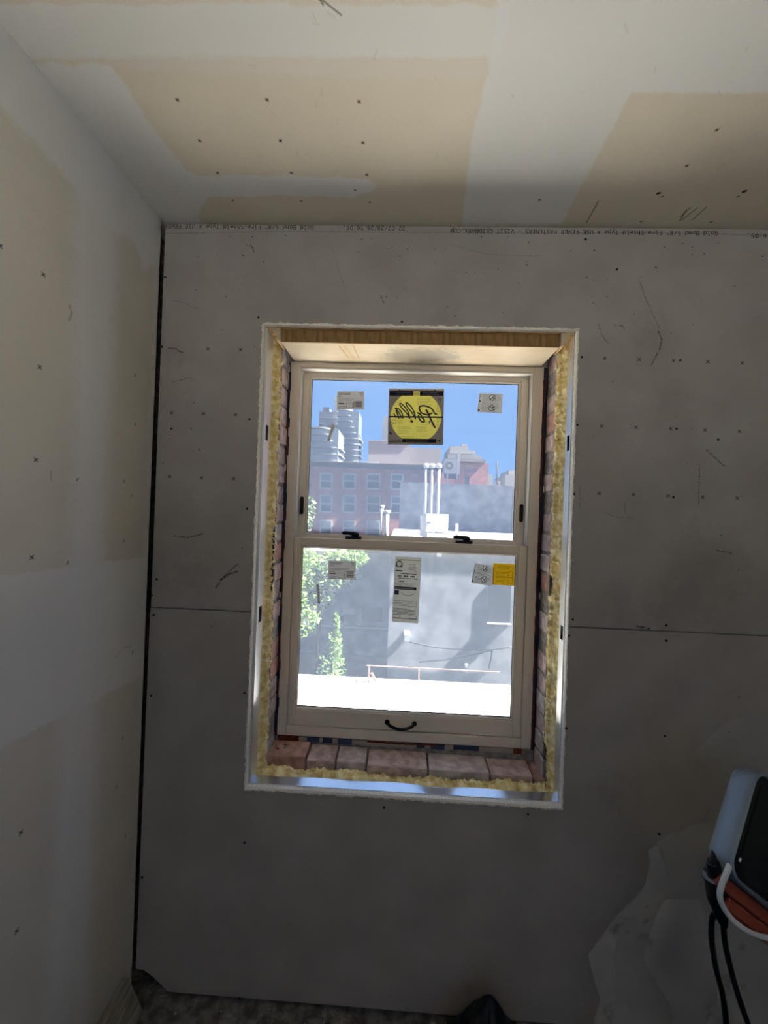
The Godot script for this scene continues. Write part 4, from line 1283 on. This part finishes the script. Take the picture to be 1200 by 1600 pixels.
	for p in [[666, 733, "tall white capped vent pipe at the end of the row towards the short flues"], [675.5, 733, "tall white capped vent pipe standing between two others"], [686, 733, "tall white capped vent pipe at the end of the row towards the stub pipe"]]:
		var a := on_z(p[0], p[1], vz)
		var t := thing("vent_pipe", p[2], "vent pipe", Vector3(a.x, stop + 0.062, vz), "three tall vent pipes in a row")
		st = S(false)
		tube(st, [Vector3(0, 0, 0), Vector3(0, a.y - stop - 0.05, 0)], 0.045, 12)
		obj("pipe", st, whitem, t)
		st = S(false)
		tube(st, [Vector3(0, a.y - stop - 0.02, 0), Vector3(0, a.y - stop + 0.07, 0), Vector3(0, a.y - stop + 0.1, 0)], [0.085, 0.085, 0.05], 12)
		obj("cap", st, whitem, t)
	for p in [[597, 792, "slim"], [605, 800, "thicker"]]:
		var a := on_z(p[0], p[1], vz)
		var t := thing("short_flue", "%s short white flue beside its twin at the roof corner" % p[2], "flue", Vector3(a.x, stop - 0.4, vz))
		var r := 0.045 if p[2] == "slim" else 0.06
		st = S(false)
		tube(st, [Vector3.ZERO, Vector3(0, a.y - stop + 0.4, 0)], r, 12)
		obj("pipe", st, whitem, t)
		st = S(false)
		tube(st, [Vector3(0, a.y - stop + 0.37, 0), Vector3(0, a.y - stop + 0.45, 0)], r * 1.6, 12)
		obj("cap", st, whitem, t)
	var cabinet := thing("roof_cabinet", "white metal cabinet in front of the three vent pipes", "cabinet")
	zbox("body", 666, 802, 700, 831, vz + 1.0, 0.6, whitem, cabinet)
	zbox("plinth", 667, 832, 699, 846, vz + 1.0, 0.55, whitem, cabinet)
	zbox("handle", 667, 816, 673, 817.5, vz + 1.03, 0.03, mat(Color(0.3, 0.3, 0.32), 0.6), cabinet)
	zbox("side_duct", 658, 806, 666, 838, vz + 0.9, 0.4, whitem, cabinet)
	var pip := zbox("roof_stub", 712.5, 818, 715.5, 846, vz + 1.0, 0.06, whitem, self)
	pip.name = "roof_stub"
	tag(pip, "thin white stub pipe beside the roof cabinet", "pipe")

	# big blue-grey party wall behind it
	var pz := -18.0
	var pw := thing("party_wall", "large plain grey building wall behind the vent pipes", "building")
	var pl := on_z(624, 800, pz).x
	var pt := on_z(720, 758, pz).y
	box("wall", Vector3(pl, -4.0, pz - 9.0), Vector3(pl + 5.15, pt, pz), stucco, pw)
	box("coping", Vector3(pl - 0.05, pt, pz - 0.4), Vector3(pl + 5.2, pt + 0.05, pz + 0.06), stucco, pw)
	box("side_wall", Vector3(pl + 5.15, -4.0, pz - 9.0), Vector3(pl + 5.4, pt - 0.1, pz + 0.1), mat(Color(0.5, 0.42, 0.42), 0.9), pw)
	# tall block added out of view to put the party wall in shadow
	var tb := box("added_shade_block", Vector3(8.2, -4.0, -19.6), Vector3(15.0, 13.0, -16.4), brick)
	tag(tb, "unseen brick block added to shade the plain grey building wall", "", "", "structure")
	var ac := thing("air_conditioner", "pale air conditioner condenser with a round fan grille on the party wall", "air conditioner")
	var az := pz - 0.6
	zbox("housing", 695, 717, 717, 740, az, 0.5, pale, ac, 0.02)
	zbox("side_panel", 715, 709, 718, 741, az + 0.05, 0.5, whitem, ac)
	var fc := on_z(702, 727.5, az)
	for r in [[0.16, 0.13], [0.10, 0.05]]:
		st = S(false)
		var ringp := []
		for k in 25: ringp.append(fc + Vector3(cos(TAU * k / 24) * r[0], sin(TAU * k / 24) * r[0], 0.01))
		tube(st, ringp, 0.022, 6, false)
		obj("fan_ring", st, mat(Color(0.34, 0.34, 0.34), 0.8), ac)
	for x in [698, 713]: zbox("leg", x, 740, x + 2, 757, az - 0.1, 0.05, whitem, ac)
	zbox("base_frame", 695, 741, 717, 748, az - 0.15, 0.3, mat(Color(0.36, 0.36, 0.36), 0.8), ac)

	# red brick building with rows of windows
	var bz := -38.0
	var bb := thing("brick_building", "red brick apartment building with rows of windows behind the roofs", "building")
	zbox("wall", 425, 727, 702, 900, bz, 12.0, brick, bb, 0.0, true)
	zbox("cornice", 424, 719, 703, 727, bz + 0.35, 12.0, mat(Color(0.38, 0.30, 0.29), 0.9), bb)
	zbox("wing_wall", 702, 722, 757, 900, bz - 1.0, 10.0, brick, bb, 0.0, true)
	zbox("wing_cornice", 702, 716, 758.5, 722, bz - 0.6, 10.0, mat(Color(0.42, 0.36, 0.34), 0.9), bb)
	zbox("roof_ledge", 566, 721, 592, 723.5, bz + 0.6, 0.6, pale, bb)
	for c in [[500, 518.5], [536, 555], [572.5, 594], [610.5, 630], [463.5, 482]]:
		for r in [[739, 764], [773, 801], [812, 838]]:
			if c[0] > 600 and r[0] > 800: continue
			var f := zbox("window", c[0], r[0] + (c[0] - 500) * 0.012, c[1], r[1] + (c[0] - 500) * 0.012, bz + 0.03, 0.1, pale, bb)
			zbox("pane", c[0] + 1.6, r[0] + 1.8 + (c[0] - 500) * 0.012, c[1] - 1.6, (r[0] + r[1]) / 2.0 - 0.8, bz + 0.05, 0.05, pane, f)
			zbox("pane", c[0] + 1.6, (r[0] + r[1]) / 2.0 + 0.8, c[1] - 1.6, r[1] - 1.8 + (c[0] - 500) * 0.012, bz + 0.05, 0.05, darkp, f)
	zbox("window", 727, 745, 733, 757, bz - 0.95, 0.1, darkp, bb)
	for y in [766, 804]:
		zbox("fire_escape", 570, y, 597, y + 1.4, bz + 1.0, 1.0, darkp, bb)
		zbox("fire_escape", 570, y - 7, 597, y - 6.2, bz + 1.0, 0.1, darkp, bb)

	# roofs and towers beyond
	var t2 := thing("pale_penthouse", "plain pale penthouse block on the brick building roof", "building")
	var br := on_z(563, 719, bz + 0.35).y + 0.02
	var pa := on_z(576, 689, -46.0)
	var pb := on_z(641, 690, -46.0)
	box("wall", Vector3(pa.x, br, -49.5), Vector3(pb.x, pa.y, -46.0), mat(Color(0.47, 0.46, 0.45), 0.9), t2)
	zbox("parapet", 575, 687.5, 642, 690, -45.9, 3.7, pale, t2)
	pa = on_z(641, 699, -46.5)
	pb = on_z(690, 699, -46.5)
	box("low_block", Vector3(pa.x, br, -49.5), Vector3(pb.x, pa.y, -46.5), mat(Color(0.41, 0.40, 0.39), 0.9), t2)
	var sp := thing("slender_tower", "slender plain tower rising behind the square sticker", "tower")
	zbox("shaft", 598, 657, 610, 695, -150.0, 6.0, mat(Color(0.42, 0.42, 0.42), 0.8), sp, 0.0, true)
	zbox("crown", 600, 650, 608, 657, -151.0, 4.0, mat(Color(0.42, 0.42, 0.42), 0.8), sp)
	var stp := thing("stepped_building", "stepped grey rooftop block behind the air conditioner", "building")
	var sm := mat(Color(0.46, 0.45, 0.44), 0.9)
	zbox("tier", 700, 709, 745, 730, -60.0, 10.0, sm, stp, 0.0, true)
	zbox("tier", 703, 697, 732, 709, -61.0, 8.0, sm, stp)
	zbox("tier", 721, 694, 730, 697, -62.0, 5.0, sm, stp)
	zbox("tier", 732, 704, 743, 709, -61.0, 8.0, sm, stp)
	zbox("tier", 745, 712, 751, 730, -60.5, 8.0, sm, stp, 0.0, true)
	var fb := thing("distant_block", "low distant block beside the antenna pole", "building")
	zbox("wall", 790, 742, 815, 760, -70.0, 8.0, mat(Color(0.46, 0.45, 0.44), 0.9), fb, 0.0, true)
	zbox("tier", 795, 735, 812, 742, -71.0, 6.0, mat(Color(0.46, 0.45, 0.44), 0.9), fb)
	zbox("shed", 754, 741, 770, 760, -62.0, 4.0, mat(Color(0.46, 0.47, 0.46), 0.9), fb, 0.0, true)
	var ap := thing("antenna_pole", "thin antenna pole on the far roofs", "pole")
	var a0 := on_z(776.5, 758, -50.0)
	var a1 := on_z(776.5, 721, -50.0)
	st = S(false)
	tube(st, [a0, a1], 0.09, 8)
	obj("mast", st, mat(Color(0.20, 0.20, 0.20), 0.9), ap)
	zbox("foot_block", 774, 751, 782, 760, -50.2, 0.5, sm, ap, 0.0, true)

	# two apartment towers with curved balconies
	tower("balcony_tower", "tall apartment tower with curved balconies, the higher of two", 527, 562, 640, 730, -150.0, 11, 0)
	tower("balcony_tower", "lower apartment tower with wide rounded balconies in front of the taller", 484, 531, 668, 730, -125.0, 7, 1)
	var up := thing("tower_block", "flat topped pale tower behind the balcony towers", "tower")
	zbox("shaft", 499, 643, 530, 730, -165.0, 10.0, mat(Color(0.44, 0.44, 0.44), 0.8), up, 0.0, true)
	zbox("crown", 504, 636, 514, 643, -166.0, 6.0, mat(Color(0.44, 0.44, 0.44), 0.8), up)
	zbox("fin", 523, 618, 527.5, 643, -164.0, 4.0, mat(Color(0.44, 0.44, 0.44), 0.8), up)
	for k in 6: zbox("ledge", 498, 652 + k * 10, 531, 653.5 + k * 10, -164.0, 1.2, mat(Color(0.5, 0.5, 0.5), 0.8), up)

	# shaded house wall behind the yard trees
	var hz := -15.0
	var hs := thing("yard_house", "plain house wall behind the yard trees", "house")
	zbox("wall", 440, 858, 604, 1120, hz, 3.0, stucco, hs)
	zbox("band", 440, 973, 606, 984, hz + 0.12, 0.2, pale, hs)
	zbox("sunlit_piece", 548, 850, 590, 861, hz + 0.1, 2.0, mat(Color(0.75, 0.68, 0.6), 0.9), hs)  # pale warm colour paints the sunlit piece of this wall
	zbox("window", 523, 963, 537, 973, hz + 0.05, 0.1, darkp, hs)
	zbox("shutter", 535, 950, 554, 960, hz + 0.05, 0.1, pale, hs)
	zbox("window", 566, 948, 597, 972, hz + 0.05, 0.1, darkp, hs)

	# trees
	tree("leafy_tree", "broad light green tree top spreading over the yard", on_z(500, 900, -10.5), [[0, 0.1, 0, 1.3, 0.5, 1.0], [-0.8, 0.25, 0, 0.9, 0.7, 0.9], [0.7, 0.55, 0, 0.7, 0.3, 0.6], [-0.2, -0.5, 0, 0.7, 0.5, 0.7]], 3400, -4.0, 0.07)
	tree("slim_tree", "slim pointed young tree beside the railing", on_z(520, 1030, -6.0), [[-0.03, -0.12, 0, 0.27, 0.36, 0.25], [0.02, 0.25, 0, 0.15, 0.3, 0.15], [0.03, 0.58, 0, 0.06, 0.24, 0.06], [-0.05, -0.6, 0, 0.32, 0.4, 0.3]], 1900, -4.0, 0.035)
	tree("climbing_shrub", "bright shrub reaching past the edge of the glass", on_z(462, 800, -4.5), [[0.0, 0.0, 0, 0.28, 0.36, 0.3], [-0.05, -0.5, 0, 0.2, 0.4, 0.2], [-0.02, -1.1, 0, 0.22, 0.35, 0.2], [0.1, -1.5, 0, 0.3, 0.3, 0.3]], 1300, -4.0, 0.04)

func tower(called: String, label: String, x0: float, x1: float, y0: float, y1: float, z: float, floors: int, side: int) -> void:
	var t := thing(called, label, "tower")
	var core := mat(Color(0.34, 0.36, 0.38), 0.12, 0.0, 0.7)
	var slab := mat(Color(0.30, 0.30, 0.30), 0.8)
	zbox("glass_core", x0 + 2, y0 + 2, x1 - 4, y1, z, 12.0, core, t, 0.0, true)
	var a := on_z(x0, y0, z)
	var b := on_z(x1, y1, z)
	var w := b.x - a.x
	for k in floors:
		var u := k / float(floors - 1)
		var y := lerpf(a.y, b.y, u)
		var grow := 0.62 + 0.38 * minf(1.0, u * 2.0)
		var st := S()
		var p := PackedVector2Array([Vector2(a.x, z - 10.0), Vector2(a.x, z + 0.6)])
		for j in 9:
			var t2 := PI / 2 * (1.0 - j / 8.0)
			p.append(Vector2(a.x + w * grow - 3.0 + 3.0 * cos(t2), z - 2.4 + 3.0 * sin(t2)))
		p.append(Vector2(a.x + w * grow, z - 10.0))
		prism(st, p, func(q, s): return Vector3(q.x, s, q.y), y - 0.2, y + 0.25)
		obj("balcony_slab", st, slab, t)

func tree(called: String, label: String, at: Vector3, blobs: Array, n: int, ground_y: float, leaf: float) -> void:
	var t := thing(called, label, "tree", Vector3(at.x, ground_y, at.z))
	var st := S(false)
	tube(st, [Vector3(0.05, 0, 0), Vector3(0.02, (at.y - ground_y) * 0.5, 0), Vector3(0, at.y - ground_y, 0)], [0.09, 0.06, 0.03], 8)
	obj("trunk", st, mat(Color(0.3, 0.24, 0.18), 0.9), t)
	st = S()
	var g := RandomNumberGenerator.new()
	g.seed = n
	for k in n:
		var b: Array = blobs[g.randi() % blobs.size()]
		var d := Vector3(g.randfn(), g.randfn(), g.randfn()).normalized() * pow(g.randf(), 0.4)
		var c := Vector3(b[0] + d.x * b[3], at.y - ground_y + b[1] + d.y * b[4], b[2] + d.z * b[5])
		var q := Basis.from_euler(Vector3(g.randf() * 6, g.randf() * 6, g.randf() * 6))
		var s := leaf * (0.6 + 0.8 * g.randf())
		tri(st, c + q * Vector3(-s, 0, 0), c + q * Vector3(0, s * 0.5, s * 0.15), c + q * Vector3(s, 0, 0), Vector3.UP)
		tri(st, c + q * Vector3(-s, 0, 0), c + q * Vector3(0, -s * 0.5, s * 0.15), c + q * Vector3(s, 0, 0), Vector3.UP)
	var lm := mat(Color(0.27, 0.35, 0.17), 0.7)
	lm.backlight_enabled = true
	lm.backlight = Color(0.24, 0.33, 0.13)
	var o := obj("foliage", st, lm, t)
	o.set_meta("kind", "stuff")
